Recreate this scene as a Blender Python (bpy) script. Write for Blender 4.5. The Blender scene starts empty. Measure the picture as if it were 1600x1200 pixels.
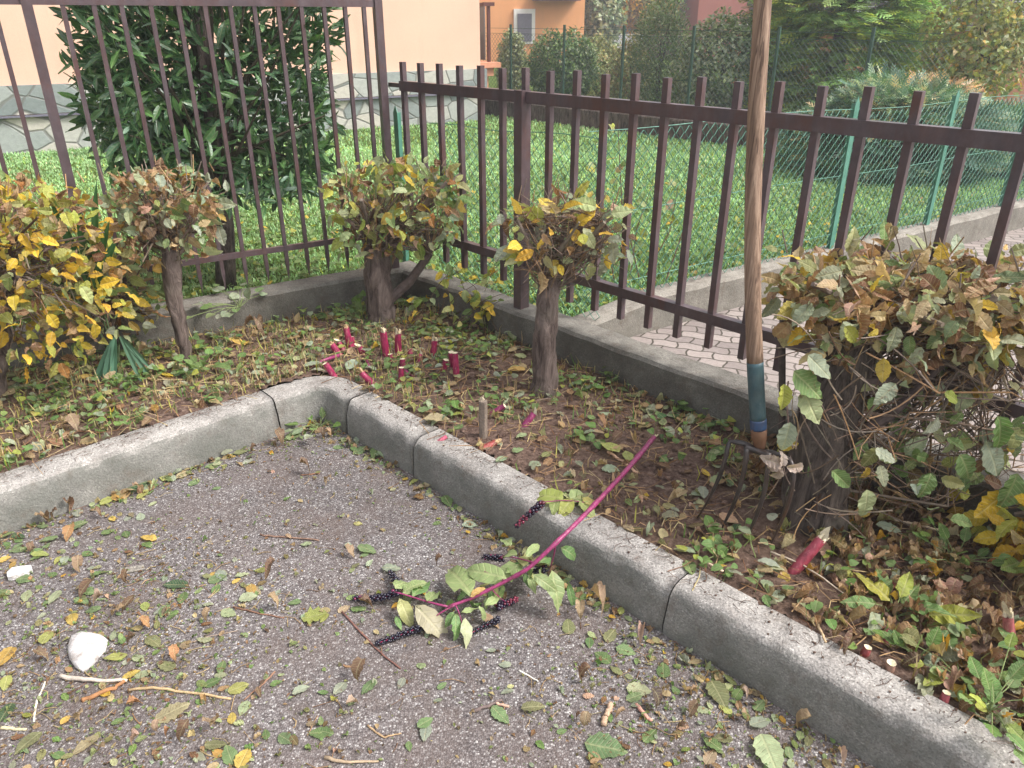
import bpy, math, random
import numpy as np
from mathutils import noise as mnoise, Vector

# ------------------------------------------------------------------ camera, world, sun
PITCH = math.radians(25.5); FPX = 1200.0; CAMH = 1.4
scene = bpy.context.scene
cam_d = bpy.data.cameras.new("camera"); cam = bpy.data.objects.new("camera", cam_d)
scene.collection.objects.link(cam); scene.camera = cam
cam.location = (0, 0, CAMH); cam.rotation_euler = (math.pi/2 - PITCH, 0, 0)
cam_d.sensor_width = 36.0; cam_d.lens = 36.0*FPX/1600.0
cam_d.clip_start = 0.05; cam_d.clip_end = 500

SUN_EL, SUN_AZ = math.radians(50), math.radians(105)      # azimuth clockwise from +Y
world = bpy.data.worlds.new("World"); scene.world = world; world.use_nodes = True
wn = world.node_tree; bg = wn.nodes["Background"]
sky = wn.nodes.new("ShaderNodeTexSky"); sky.sky_type = 'NISHITA'; sky.sun_disc = False
sky.sun_elevation = SUN_EL; sky.sun_rotation = SUN_AZ
sky.dust_density = 4.0; sky.air_density = 1.0; sky.ozone_density = 1.0
hs = wn.nodes.new("ShaderNodeHueSaturation"); hs.inputs['Saturation'].default_value = 0.28
wn.links.new(sky.outputs[0], hs.inputs['Color']); wn.links.new(hs.outputs[0], bg.inputs[0])
bg.inputs[1].default_value = 0.15
sun_d = bpy.data.lights.new("sun", 'SUN'); sun = bpy.data.objects.new("sun", sun_d)
scene.collection.objects.link(sun)
sun_d.energy = 1.7; sun_d.angle = math.radians(16); sun_d.color = (1.0, 0.96, 0.92)
sdir = Vector((math.sin(SUN_AZ)*math.cos(SUN_EL), math.cos(SUN_AZ)*math.cos(SUN_EL), math.sin(SUN_EL)))
sun.rotation_euler = sdir.to_track_quat('Z', 'Y').to_euler()
sun.location = (3, 4, 9)
scene.view_settings.view_transform = 'Standard'; scene.view_settings.look = 'None'
scene.view_settings.exposure = 1.10; scene.view_settings.gamma = 1.0

# ------------------------------------------------------------------ helpers
rng = np.random.default_rng(7); random.seed(7)
U = rng.uniform
CP, SP = math.cos(PITCH), math.sin(PITCH)
def ray(u, v):
    x = (u-800)/FPX; y = (v-600)/FPX
    return np.array([x, CP-y*SP, -SP-y*CP])
def at_z(u, v, z=0.0):          # a point at a height
    d = ray(u, v); return np.array([0, 0, CAMH]) + d*((z-CAMH)/d[2])
def at_y(u, v, Y):              # a point at a distance
    d = ray(u, v); return np.array([0, 0, CAMH]) + d*(Y/d[1])
def depth(p): return p[1]*CP - (p[2]-CAMH)*SP
def proj(p):
    p = np.asarray(p, float); z = p[..., 1]*CP-(p[..., 2]-CAMH)*SP
    return 800+FPX*p[..., 0]/z, 600-FPX*(p[..., 1]*SP+(p[..., 2]-CAMH)*CP)/z
def adir(deg): a = math.radians(deg); return np.array([math.cos(a), math.sin(a)])
def left(d): return np.array([-d[1], d[0]])
def v3(p2, z): return np.array([p2[0], p2[1], z])
def unit(v): v = np.asarray(v, float); return v/(np.linalg.norm(v, axis=-1, keepdims=True)+1e-12)
def nz(x, y, z=0.0, s=1.0): return mnoise.noise(Vector((x*s, y*s, z*s)))

class Geo:
    def __init__(self): self.v=[]; self.l=[]; self.s=[]; self.c=[]; self.uv=[]; self.n=0
    def add(self, v, loops, sizes, col=None, uv=None):
        v = np.asarray(v, float).reshape(-1, 3); k = len(v)
        self.v.append(v); self.l.append(np.asarray(loops, int).ravel()+self.n); self.s.append(np.asarray(sizes, int).ravel())
        c = np.ones((k, 3))*0.5 if col is None else np.broadcast_to(np.asarray(col, float), (k, 3))
        self.c.append(c); self.uv.append(np.zeros((k, 2)) if uv is None else np.asarray(uv, float)); self.n += k
    def inst(self, tpl, M, pos, cols):
        tv, tl, ts, tuv = tpl; N = len(pos)
        if N == 0: return
        V = np.einsum('nij,kj->nki', M, tv) + pos[:, None, :]
        k = len(tv); L = (tl[None, :]+(np.arange(N)*k)[:, None])
        self.add(V.reshape(-1, 3), L.ravel(), np.tile(ts, N), np.repeat(cols, k, axis=0), np.tile(tuv, (N, 1)))
    def box(self, c, sx, sy, sz, ax=(1, 0), col=None, taper=1.0):
        ax = np.array([ax[0], ax[1], 0.]); ay = np.array([-ax[1], ax[0], 0.]); az = np.array([0, 0, 1.])
        c = np.asarray(c, float); P = []
        for z in (-1, 1):
            t = taper if z > 0 else 1
            for x, y in ((-1, -1), (1, -1), (1, 1), (-1, 1)): P.append(c+ax*x*sx/2*t+ay*y*sy/2*t+az*z*sz/2)
        self.add(P, [3,2,1,0, 4,5,6,7, 0,1,5,4, 1,2,6,5, 2,3,7,6, 3,0,4,7], [4]*6, col)
    def beam(self, a, b, w, h, up=(0, 0, 1), col=None):
        a = np.asarray(a, float); b = np.asarray(b, float); d = unit(b-a); x = unit(np.cross(d, up)); y = np.cross(x, d)
        P = [q+x*i*w/2+y*j*h/2 for q in (a, b) for i, j in ((-1,-1),(1,-1),(1,1),(-1,1))]
        self.add(P, [3,2,1,0, 4,5,6,7, 0,1,5,4, 1,2,6,5, 2,3,7,6, 3,0,4,7], [4]*6, col)
    def tube(self, pts, rad, sides=6, col=None, cap=True, bump=0.0, ref=None):
        pts = np.asarray(pts, float); K = len(pts); rad = np.broadcast_to(np.asarray(rad, float), (K,))
        T = unit(np.gradient(pts, axis=0)); T0 = unit(pts[-1]-pts[0])
        if ref is None: ref = np.array([0, 0, 1.]) if abs(T0[2]) < .8 else np.array([1., .13, 0])
        X = unit(np.cross(T, ref)); Y = np.cross(T, X)
        a = np.arange(sides)*2*math.pi/sides
        R = rad[:, None]*np.ones(sides)
        if bump: R = R*(1+bump*(rng.random((K, sides))-.5)*2)
        V = pts[:, None, :]+R[..., None]*(np.cos(a)[None, :, None]*X[:, None, :]+np.sin(a)[None, :, None]*Y[:, None, :])
        i = np.arange(K-1)[:, None]*sides; j = np.arange(sides)[None, :]; j2 = (j+1) % sides
        q = np.stack([i+j, i+j2, i+sides+j2, i+sides+j], -1).reshape(-1, 4)
        loops = q.ravel().tolist(); sizes = [4]*len(q)
        if cap:
            loops += list(range(sides-1, -1, -1)); sizes.append(sides)
            loops += list(range((K-1)*sides, K*sides)); sizes.append(sides)
        self.add(V.reshape(-1, 3), loops, sizes, col)
    def blob(self, c, r, col=None, nu=10, nv=7, disp=0.0, seed=0):
        c = np.asarray(c, float); r = np.broadcast_to(np.asarray(r, float), (3,)); V = []
        for i in range(nv+1):
            t = math.pi*i/nv
            for j in range(nu):
                a = 2*math.pi*j/nu; d = np.array([math.sin(t)*math.cos(a), math.sin(t)*math.sin(a), math.cos(t)])
                V.append(c+d*r*(1+disp*mnoise.noise(Vector(d*1.7)+Vector((seed, 0, 0)))))
        L = []
        for i in range(nv):
            for j in range(nu):
                k = (j+1) % nu; L += [i*nu+j, (i+1)*nu+j, (i+1)*nu+k, i*nu+k]
        self.add(V, L, [4]*(nu*nv), col)
    def poly(self, pts2, z, col=None):
        self.add([v3(p, z) for p in pts2], list(range(len(pts2))), [len(pts2)], col)
    def prism(self, pts2, z0, z1, col=None):
        n = len(pts2); V = [v3(p, z0) for p in pts2]+[v3(p, z1) for p in pts2]
        L = list(range(n-1, -1, -1))+list(range(n, 2*n)); S = [n, n]
        for i in range(n):
            j = (i+1) % n; L += [i, j, n+j, n+i]; S.append(4)
        self.add(V, L, S, col)
    def build(self, name, mat, parent=None, smooth=False):
        me = bpy.data.meshes.new(name)
        v = np.concatenate(self.v); l = np.concatenate(self.l); s = np.concatenate(self.s)
        c = np.concatenate(self.c); uv = np.concatenate(self.uv)
        q_ = parent
        while q_ is not None: v = v - np.array(q_.location); q_ = q_.parent
        me.vertices.add(len(v)); me.vertices.foreach_set('co', v.astype(np.float32).ravel())
        me.loops.add(len(l)); me.loops.foreach_set('vertex_index', l.astype(np.int32))
        st = np.concatenate([[0], np.cumsum(s)[:-1]])
        me.polygons.add(len(s)); me.polygons.foreach_set('loop_start', st.astype(np.int32))
        me.polygons.foreach_set('loop_total', s.astype(np.int32))
        me.polygons.foreach_set('use_smooth', np.full(len(s), smooth))
        at = me.color_attributes.new('col', 'FLOAT_COLOR', 'POINT')
        at.data.foreach_set('color', np.concatenate([c, np.ones((len(c), 1))], 1).astype(np.float32).ravel())
        u = me.uv_layers.new(name='UVMap'); u.data.foreach_set('uv', uv[l].astype(np.float32).ravel())
        me.update(calc_edges=True); me.validate()
        me.materials.append(mat)
        o = bpy.data.objects.new(name, me); scene.collection.objects.link(o)
        if parent is not None: o.parent = parent
        return o

def tag(o, label=None, cat=None, group=None, kind=None):
    if label: o['label'] = label
    if cat: o['category'] = cat
    if group: o['group'] = group
    if kind: o['kind'] = kind
    return o
def thing(name, loc, label, cat, group=None):
    o = bpy.data.objects.new(name, None); o.location = tuple(float(q) for q in loc); o.empty_display_size = .05
    scene.collection.objects.link(o); return tag(o, label, cat, group)

# ------------------------------------------------------------------ materials
def srgb(r, g, b):
    f = lambda c: ((c/255+.055)/1.055)**2.4 if c > 10 else c/255/12.92
    return (f(r), f(g), f(b), 1)
class MB:
    def __init__(self, name, rough=.8, spec=.3):
        self.m = bpy.data.materials.new(name); self.m.use_nodes = True; self.nt = self.m.node_tree
        self.b = self.nt.nodes['Principled BSDF']; self.b.inputs['Roughness'].default_value = rough
        self.b.inputs['Specular IOR Level'].default_value = spec
    def n(self, t, **k):
        nd = self.nt.nodes.new('ShaderNode'+t)
        for a, v in k.items():
            if a.startswith('_'): setattr(nd, a[1:], v)
            else: self.put(nd.inputs[a.replace('__', ' ')], v)
        return nd
    def put(self, sock, v):
        if isinstance(v, bpy.types.NodeSocket): self.nt.links.new(v, sock)
        else: sock.default_value = v
    def coord(self, kind='Object'): return self.n('TexCoord').outputs[kind]
    def mapping(self, vec, scale=(1, 1, 1), rot=(0, 0, 0)):
        return self.n('Mapping', Vector=vec, Scale=scale, Rotation=rot).outputs[0]
    def noise(self, scale, detail=4, vec=None, rough=.55, dist=0):
        return self.n('TexNoise', Vector=vec if vec is not None else self.coord(), Scale=scale, Detail=detail, Roughness=rough, Distortion=dist).outputs[0]
    def ramp(self, fac, stops, interp='LINEAR'):
        r = self.n('ValToRGB', Fac=fac); cr = r.color_ramp; cr.interpolation = interp
        while len(cr.elements) < len(stops): cr.elements.new(.5)
        for e, (p, c) in zip(cr.elements, stops): e.position = p; e.color = c if len(c) == 4 else (*c, 1)
        return r.outputs[0]
    def mix(self, f, a, b, mode='MIX'):
        m = self.n('Mix', _data_type='RGBA', _blend_type=mode)
        self.put(m.inputs[0], f); self.put(m.inputs[6], a); self.put(m.inputs[7], b); return m.outputs[2]
    def math(self, op, a, b=0.0, c=None):
        m = self.n('Math', _operation=op); self.put(m.inputs[0], a); self.put(m.inputs[1], b)
        if c is not None: self.put(m.inputs[2], c)
        return m.outputs[0]
    def color(self, c): self.put(self.b.inputs['Base Color'], c); return self
    def bump(self, h, strength=.3, dist=.01):
        self.put(self.b.inputs['Normal'], self.n('Bump', Strength=strength, Distance=dist, Height=h).outputs[0]); return self

M = {}
def g4(x): return (x, x, x, 1)
# asphalt with exposed pale aggregate
m = MB('asphalt', .9, .25); co = m.coord()
vo = m.n('TexVoronoi', Vector=co, Scale=225.0, Randomness=1.0)
stone = m.ramp(m.n('SeparateColor', Color=vo.outputs['Color']).outputs[0], [(0, srgb(98,91,90)), (.35, srgb(120,113,112)), (.65, srgb(138,131,130)), (.86, srgb(156,150,148)), (.95, srgb(186,182,180)), (1, srgb(212,208,204))])
gap = m.ramp(vo.outputs['Distance'], [(.25, g4(1)), (.62, g4(.62))])
vb = m.n('TexVoronoi', Vector=co, Scale=70.0); peb = m.ramp(vb.outputs['Distance'], [(.16, g4(1)), (.24, g4(0))])
pick = m.ramp(m.n('SeparateColor', Color=vb.outputs['Color']).outputs[1], [(.80, g4(0)), (.82, g4(.8))])
c = m.mix(1.0, stone, gap, 'MULTIPLY'); c = m.mix(m.math('MULTIPLY', peb, pick), c, srgb(182,178,178))
c = m.mix(1.0, c, m.ramp(m.noise(2.2, 5, co), [(.3, g4(.78)), (.7, g4(1.12))]), 'MULTIPLY')
c = m.mix(m.ramp(m.noise(3.1, 6, m.mapping(co, (1, 1, 1), (0, 0, 1.2)), .7), [(.42, g4(0)), (.68, g4(.55))]), c, srgb(106,91,84))
c = m.mix(m.ramp(m.noise(14, 7, co, .75), [(.52, g4(0)), (.66, g4(.55))]), c, srgb(100,88,82))
m.color(c).bump(m.math('SUBTRACT', 1.0, vo.outputs['Distance']), .7, .004); M['asphalt'] = m.m
# soil
m = MB('soil', .95, .15); co = m.coord()
c = m.ramp(m.noise(60, 8, co, .7), [(.28, srgb(66,52,46)), (.5, srgb(116,94,84)), (.72, srgb(168,144,128))])
c = m.mix(m.ramp(m.noise(4, 3, co), [(.4, g4(0)), (.7, g4(.5))]), c, srgb(112,92,76))
hh = m.math('ADD', m.noise(45, 8, co, .75), m.math('MULTIPLY', m.noise(12, 3, co), .8))
m.color(c).bump(hh, 1.0, .02); M['soil'] = m.m
# concrete
def concrete(name, light, dark, moss, mossamt, dirt=.5, grain=.5):
    m = MB(name, .92, .2); co = m.coord()
    c = m.ramp(m.noise(9, 8, co, .7), [(.3, dark), (.68, light)])
    sp = m.n('TexVoronoi', Vector=co, Scale=290.0)
    spc = m.ramp(m.n('SeparateColor', Color=sp.outputs['Color']).outputs[0], [(0, g4(1-grain*.5)), (.6, g4(1.0)), (.92, g4(1.05)), (1, g4(1+grain*.6))])
    c = m.mix(1.0, c, spc, 'MULTIPLY')
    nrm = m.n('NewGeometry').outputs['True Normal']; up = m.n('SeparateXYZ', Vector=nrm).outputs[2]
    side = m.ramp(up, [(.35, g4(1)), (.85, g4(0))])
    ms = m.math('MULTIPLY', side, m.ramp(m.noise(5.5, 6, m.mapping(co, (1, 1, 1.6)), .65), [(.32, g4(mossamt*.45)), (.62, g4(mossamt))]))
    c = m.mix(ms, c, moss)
    c = m.mix(m.ramp(m.noise(17, 6, co, .7), [(.52, g4(0)), (.75, g4(dirt))]), c, srgb(96,84,74))
    h = m.math('ADD', m.noise(160, 4, co), m.math('MULTIPLY', m.noise(25, 5, co, .7), 1.3))
    m.color(c).bump(h, .6, .006); return m.m
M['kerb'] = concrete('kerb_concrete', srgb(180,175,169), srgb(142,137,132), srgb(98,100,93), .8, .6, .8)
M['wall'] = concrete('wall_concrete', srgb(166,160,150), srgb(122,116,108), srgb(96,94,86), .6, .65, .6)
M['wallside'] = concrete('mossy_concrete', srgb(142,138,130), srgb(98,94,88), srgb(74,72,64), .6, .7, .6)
# pavers: wavy interlocking blocks
m = MB('paver', .9, .2); co = m.mapping(m.coord(), (1, 1, 1), (0, 0, math.radians(20)))
sx = m.n('SeparateXYZ', Vector=co)
wx = m.math('ADD', sx.outputs[0], m.math('MULTIPLY', m.math('SINE', m.math('MULTIPLY', sx.outputs[1], 62.0)), .005))
wy = m.math('ADD', sx.outputs[1], m.math('MULTIPLY', m.math('SINE', m.math('MULTIPLY', sx.outputs[0], 62.0)), .004))
br = m.n('TexBrick', Vector=m.n('CombineXYZ', X=wx, Y=wy).outputs[0], Color1=srgb(134,124,120), Color2=srgb(160,149,143), Mortar=srgb(84,78,70), Scale=1.0, Mortar__Size=.0045, Mortar__Smooth=.3, Brick__Width=.105, Row__Height=.068)
c = m.mix(1.0, br.outputs[0], m.ramp(m.noise(60, 6), [(.3, g4(.82)), (.7, g4(1.06))]), 'MULTIPLY')
c = m.mix(m.ramp(m.noise(2.5, 4), [(.45, g4(0)), (.75, g4(.35))]), c, srgb(150,140,132))
m.color(c).bump(m.math('SUBTRACT', 1.0, br.outputs[1]), .7, .006); M['paver'] = m.m
# lawn ground under the blades
m = MB('lawn_ground', .95, .1)
c = m.ramp(m.noise(30, 6), [(.3, srgb(52,66,30)), (.7, srgb(96,118,52))]); m.color(c).bump(m.noise(80, 4), .8, .02); M['lawn'] = m.m
m = MB('far_ground', .95, .1); m.color(m.ramp(m.noise(.8, 6), [(.3, srgb(70,72,48)), (.7, srgb(104,106,70))])); M['ground'] = m.m
# stucco
def stucco(name, col, var=.05):
    m = MB(name, .9, .15); c4 = srgb(*col)
    c = m.mix(1.0, c4, m.ramp(m.noise(1.2, 5), [(.3, g4(1-var)), (.7, g4(1+var))]), 'MULTIPLY')
    c = m.mix(1.0, c, m.ramp(m.noise(90, 3), [(.3, g4(.95)), (.7, g4(1.03))]), 'MULTIPLY')
    c = m.mix(m.ramp(m.noise(1.0, 7, m.mapping(m.coord(), (3, 3, .5)), .7), [(.5, g4(0)), (.75, g4(.22))]), c, srgb(150,120,100)); m.color(c).bump(m.noise(140, 4), .35, .004); return m.m
M['peach'] = stucco('peach_stucco', (220,180,158)); M['orange'] = stucco('orange_stucco', (222,158,110))
M['red'] = stucco('brick_red_stucco', (148,92,80)); M['salmon'] = stucco('salmon_stucco', (206,146,118))
M['trim'] = stucco('white_trim', (225,222,220), .02)
# irregular stone cladding
m = MB('stone_cladding', .75, .3); co = m.mapping(m.n('TexCoord').outputs['UV'], (3.1, 4.4, 1), (0, 0, .35))
dn = m.n('TexNoise', Vector=co, Scale=1.0, Detail=2.0); co2 = m.n('VectorMath', _operation='ADD', ).outputs[0]
vm = co2.node; m.put(vm.inputs[0], co); sc_ = m.n('VectorMath', _operation='SCALE'); m.put(sc_.inputs[0], dn.outputs['Color']); sc_.inputs['Scale'].default_value = .12; m.put(vm.inputs[1], sc_.outputs[0])
ve = m.n('TexVoronoi', _feature='DISTANCE_TO_EDGE', Vector=co2, Scale=1.0); vc = m.n('TexVoronoi', Vector=co2, Scale=1.0)
c = m.ramp(m.n('SeparateColor', Color=vc.outputs['Color']).outputs[0], [(0, srgb(120,128,126)), (.35, srgb(146,152,148)), (.65, srgb(166,168,162)), (1, srgb(188,182,170))])
c = m.mix(1.0, c, m.ramp(m.noise(6, 6, co, .7, .3), [(.3, g4(.84)), (.7, g4(1.12))]), 'MULTIPLY')
e = m.ramp(ve.outputs['Distance'], [(.015, g4(1)), (.04, g4(0))]); c = m.mix(m.math('MULTIPLY', e, .8), c, srgb(112,112,106))
m.color(c).bump(m.math('ADD', m.ramp(ve.outputs['Distance'], [(.01, g4(0)), (.04, g4(.5))]), m.math('MULTIPLY', m.noise(9, 6, co, .7), .25)), .7, .015); M['cladding'] = m.m
# painted metal
def paint(name, c1, c2, rust, amt, rough=.42):
    m = MB(name, rough, .5)
    c = m.ramp(m.noise(14, 6, None, .65), [(.35, c1), (.65, c2)])
    c = m.mix(m.ramp(m.noise(5, 7, m.mapping(m.coord(), (2, 2, 1)), .75), [(.42, g4(0)), (.62, g4(.6*amt))]), c, rust)
    c = m.mix(1.0, c, m.ramp(m.noise(34, 6, m.mapping(m.coord(), (1, 1, .35)), .7), [(.3, g4(.78)), (.7, g4(1.12))]), 'MULTIPLY')
    c = m.mix(m.ramp(m.noise(9, 7, m.mapping(m.coord(), (1, 1, .6)), .7), [(.55, g4(0)), (.68, g4(amt))]), c, rust)
    m.color(c).bump(m.noise(120, 4), .15, .002); return m.m
M['brown'] = paint('brown_fence_paint', srgb(74,63,67), srgb(92,79,82), srgb(86,56,50), .9, .34)
M['green'] = paint('green_plastic', srgb(62,116,98), srgb(82,136,116), srgb(98,140,124), .3, .5)
M['dgreen'] = paint('dark_green_plastic', srgb(36,66,56), srgb(46,80,68), srgb(52,76,64), .2, .5)
M['iron'] = paint('dark_iron', srgb(50,46,46), srgb(78,72,70), srgb(92,66,46), .7, .36)
M['rust'] = paint('rusty_iron', srgb(92,62,42), srgb(120,84,56), srgb(64,48,40), .8, .7)
M['teal'] = paint('worn_teal_paint', srgb(38,66,74), srgb(64,92,98), srgb(120,124,116), .55, .5)
M['blue'] = paint('worn_blue_paint', srgb(38,64,98), srgb(50,80,118), srgb(88,68,58), .8, .5)
M['frame'] = paint('dark_brown_frame', srgb(84,46,42), srgb(96,56,50), srgb(70,40,36), .4)
M['shutter'] = paint('grey_shutter', srgb(108,104,118), srgb(116,112,126), srgb(100,98,110), .2, .6)
M['roof'] = stucco('roof_tile', (112,104,112), .2)
M['carwhite'] = paint('white_car_paint', srgb(215,218,224), srgb(225,228,232), srgb(200,200,205), .1, .25)
M['dark'] = paint('black_rubber', srgb(30,30,32), srgb(40,40,42), srgb(30,30,30), .1, .7)
m = MB('window_glass', .06, .6); m.color(srgb(120,128,132)); m.b.inputs['Metallic'].default_value = .3; M['glass'] = m.m
# wood handle
m = MB('wood_handle', .6, .3); co = m.coord(); cg = m.mapping(co, (60, 60, 3.2))
wv = m.noise(1.0, 8, cg, .65, 1.8)
c = m.ramp(wv, [(.3, srgb(80,62,50)), (.48, srgb(130,106,88)), (.62, srgb(158,134,114)), (.75, srgb(112,88,72))])
cr = m.noise(1.0, 3, m.mapping(co, (160, 160, 2.4)), .5, .6); c = m.mix(m.ramp(cr, [(.62, g4(0)), (.68, g4(.8))]), c, srgb(62,44,34))
zz = m.n('SeparateXYZ', Vector=co).outputs[2]
st = m.math('MULTIPLY', m.ramp(zz, [(.27, g4(0)), (.31, g4(1)), (.36, g4(1)), (.44, g4(0))]), m.ramp(m.noise(9, 4, m.mapping(co, (3, 3, 1))), [(.45, g4(0)), (.6, g4(.6))]))
c = m.mix(st, c, srgb(110,38,58)); m.color(c).bump(m.math('ADD', wv, cr), .5, .003); M['handle'] = m.m
# bark
def bark(name, a, b, sc=1.0):
    m = MB(name, .95, .15); co = m.coord(); cg = m.mapping(co, (26*sc, 26*sc, 6*sc)); w = m.noise(1.0, 9, cg, .72, 1.2)
    c = m.ramp(w, [(.36, a), (.64, b)]); c = m.mix(m.ramp(m.noise(7*sc, 4, co), [(.5, g4(0)), (.75, g4(.4))]), c, srgb(120,118,104))
    m.color(c).bump(w, 1.0, .022); return m.m
M['bark'] = bark('hornbeam_bark', srgb(66,54,50), srgb(146,130,122))
M['dbark'] = bark('dark_bark', srgb(46,40,38), srgb(122,110,102))
# attribute coloured stems
m = MB('twig', .85, .2); a = m.n('Attribute', _attribute_name='col').outputs['Color']
c = m.mix(1.0, a, m.ramp(m.noise(60, 4), [(.3, g4(.7)), (.7, g4(1.25))]), 'MULTIPLY'); m.color(c).bump(m.noise(150, 4), .5, .003); M['twig'] = m.m
m = MB('pokeweed_stem', .38, .45); a = m.n('Attribute', _attribute_name='col').outputs['Color']
c = m.mix(1.0, a, m.ramp(m.noise(1.0, 5, m.mapping(m.coord(), (70, 70, 30))), [(.3, g4(.6)), (.7, g4(1.3))]), 'MULTIPLY'); c = m.mix(m.ramp(m.noise(1.0, 6, m.mapping(m.coord(), (160, 160, 45)), .7), [(.56, g4(0)), (.68, g4(.55))]), c, srgb(196,150,140)); c = m.mix(m.ramp(m.noise(55, 6, None, .7), [(.54, g4(0)), (.66, g4(.5))]), c, srgb(92,64,54)); m.color(c).bump(m.noise(90, 4), .5, .004); M['stem'] = m.m
m = MB('split_wood', .9, .15); a = m.n('Attribute', _attribute_name='col').outputs['Color']
c = m.mix(1.0, a, m.ramp(m.noise(130, 5), [(.3, g4(.72)), (.7, g4(1.1))]), 'MULTIPLY'); m.color(c).bump(m.noise(200, 4), .7, .004); M['pith'] = m.m
m = MB('berry_skin', .22, .6); a = m.n('Attribute', _attribute_name='col').outputs['Color']; m.color(a); M['berry'] = m.m
m = MB('white_foam', .9, .2); m.color(m.mix(m.ramp(m.noise(22, 6, None, .7), [(.5, g4(0)), (.68, g4(.9))]), srgb(214,210,208), srgb(150,140,132))).bump(m.noise(60, 6, None, .7), .7, .008); M['foam'] = m.m
# leaves
def leafmat(name, vein=1.0, rough=.55, trans=.3, mott=.35, spec=.35, lat=60.0):
    m = MB(name, rough, spec); a = m.n('Attribute', _attribute_name='col').outputs['Color']
    uv = m.n('SeparateXYZ', Vector=m.n('TexCoord').outputs['UV']); du = m.math('ABSOLUTE', m.math('SUBTRACT', uv.outputs[0], .5))
    mid = m.ramp(du, [(.012, g4(1)), (.04, g4(0))])
    ph = m.math('SINE', m.math('MULTIPLY', m.math('SUBTRACT', uv.outputs[1], m.math('MULTIPLY', du, .62)), lat))
    latv = m.ramp(ph, [(.55, g4(0)), (1.0, g4(.75))]); v = m.math('MAXIMUM', mid, latv)
    c = m.mix(m.math('MULTIPLY', v, .28*vein), a, srgb(214,206,160))
    c = m.mix(1.0, c, m.ramp(m.noise(38, 5, None, .65), [(.25, g4(1-mott)), (.75, g4(1+mott*.7))]), 'MULTIPLY')
    if mott > .3:
        c = m.mix(m.ramp(m.noise(75, 4, m.mapping(m.coord(), (1, 1, 1), (1, 2, 3))), [(.62, g4(0)), (.7, g4(.55))]), c, srgb(112,74,48))
    m.color(c)
    bmp = m.n('Bump', Strength=.5*vein, Distance=.003, Height=m.math('MULTIPLY', v, -1.0)).outputs[0]; m.put(m.b.inputs['Normal'], bmp)
    tr = m.n('BsdfTranslucent', Color=m.mix(1.0, c, (1.15, 1.15, .7, 1), 'MULTIPLY'))
    mx = m.n('MixShader', Fac=trans); m.put(mx.inputs[1], m.b.outputs[0]); m.put(mx.inputs[2], tr.outputs[0])
    m.put(m.nt.nodes['Material Output'].inputs[0], mx.outputs[0]); return m.m
M['leaf'] = leafmat('hornbeam_leaf'); M['laurel'] = leafmat('laurel_leaf', .5, .3, .15, .15, .6, 40)
M['poke'] = leafmat('pokeweed_leaf', .8, .45, .25, .2, .4, 44); M['blade'] = leafmat('grass_blade', 0, .6, .3, .15, .3)
M['palm'] = leafmat('palm_blade', 0, .4, .15, .2, .5)

# ------------------------------------------------------------------ leaf templates
def leaf_tpl(kind='horn', nseg=8, fold=.25, curl=.3, twist=0., wavy=0., seed=0):
    r = np.random.default_rng(seed); t = np.linspace(0, 1, nseg+1)
    if kind == 'horn': w = .31*np.sin(np.pi*t**.82)**.75*(1-.12*t); 
    elif kind == 'laurel': w = .15*np.sin(np.pi*t**.95)**.8
    elif kind == 'lance': w = .21*np.sin(np.pi*t**.8)**.9
    elif kind == 'heart': w = .48*np.sin(np.pi*np.clip(t*.93+.07, 0, 1)**.62)**.6
    elif kind == 'lobed': w = .42*np.sin(np.pi*t**.8)**.7*(1+.32*np.cos(t*nseg*2.1))
    elif kind == 'blade': w = .035*(1-t**2)+.002
    w = np.maximum(w, .004); w[-1] = .002
    if kind in ('horn', 'lobed'): w[1:-1] *= np.where(np.arange(1, nseg) % 2, 1.06, .92)
    ang = curl*(t-.2)**2*2.2*np.sign(1)
    y = np.concatenate([[0], np.cumsum(np.cos(curl*t[1:]*1.6)/nseg)]); z = -np.concatenate([[0], np.cumsum(np.sin(curl*t[1:]*1.6)/nseg)])
    V = []; UV = []
    for i in range(nseg+1):
        tw = twist*(t[i]-.3); cz = math.cos(tw); sz = math.sin(tw)
        e = wavy*r.uniform(-1, 1)*.12; f = wavy*r.uniform(-1, 1)*.12
        for sgn, ee in ((-1, e), (0, 0), (1, f)):
            x = sgn*w[i]; zz = abs(x)*math.tan(fold)+ee*(sgn != 0)
            if sgn: x *= math.cos(fold)
            V.append((x*cz-zz*sz, y[i], z[i]+x*sz+zz*cz)); UV.append((.5+sgn*w[i]/.9, t[i]))
    L = []
    for i in range(nseg):
        for k in (0, 1): a = i*3+k; L += [a, a+1, a+4, a+3]
    return (np.array(V), np.array(L), np.array([4]*(2*nseg)), np.array(UV))
def tpls(kind, n, nseg, fold=(.05, .45), curl=(-.3, .9), twist=.5, wavy=.4):
    r = np.random.default_rng(len(kind)*31+nseg)
    return [leaf_tpl(kind, nseg, r.uniform(*fold), r.uniform(*curl), r.uniform(-twist, twist), wavy, i) for i in range(n)]
HORN = tpls('horn', 10, 10); HORNDRY = tpls('horn', 10, 10, (.3, 1.0), (.2, 1.9), 1.4, 1.0); HORNFLAT = tpls('horn', 8, 10, (.0, .25), (-.12, .3), .25, .3)
LAUR = tpls('laurel', 6, 4, (.1, .4), (0, .5), .3, .2); LANCE = tpls('lance', 6, 9, (.05, .4), (.1, .9), .7, .6)
HEART = tpls('heart', 5, 5, (.0, .3), (0, .5), .2, .2); LOBED = tpls('lobed', 4, 9, (.0, .3), (-.1, .3), .2, .3)
BLADE = tpls('blade', 6, 4, (.0, .2), (0, 1.2), .6, 0); FARLEAF = tpls('horn', 4, 2, (.1, .5), (0, .6), .3, .2); NARROW = tpls('laurel', 4, 2, (.1, .4), (0, .5), .3, .2)

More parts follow.
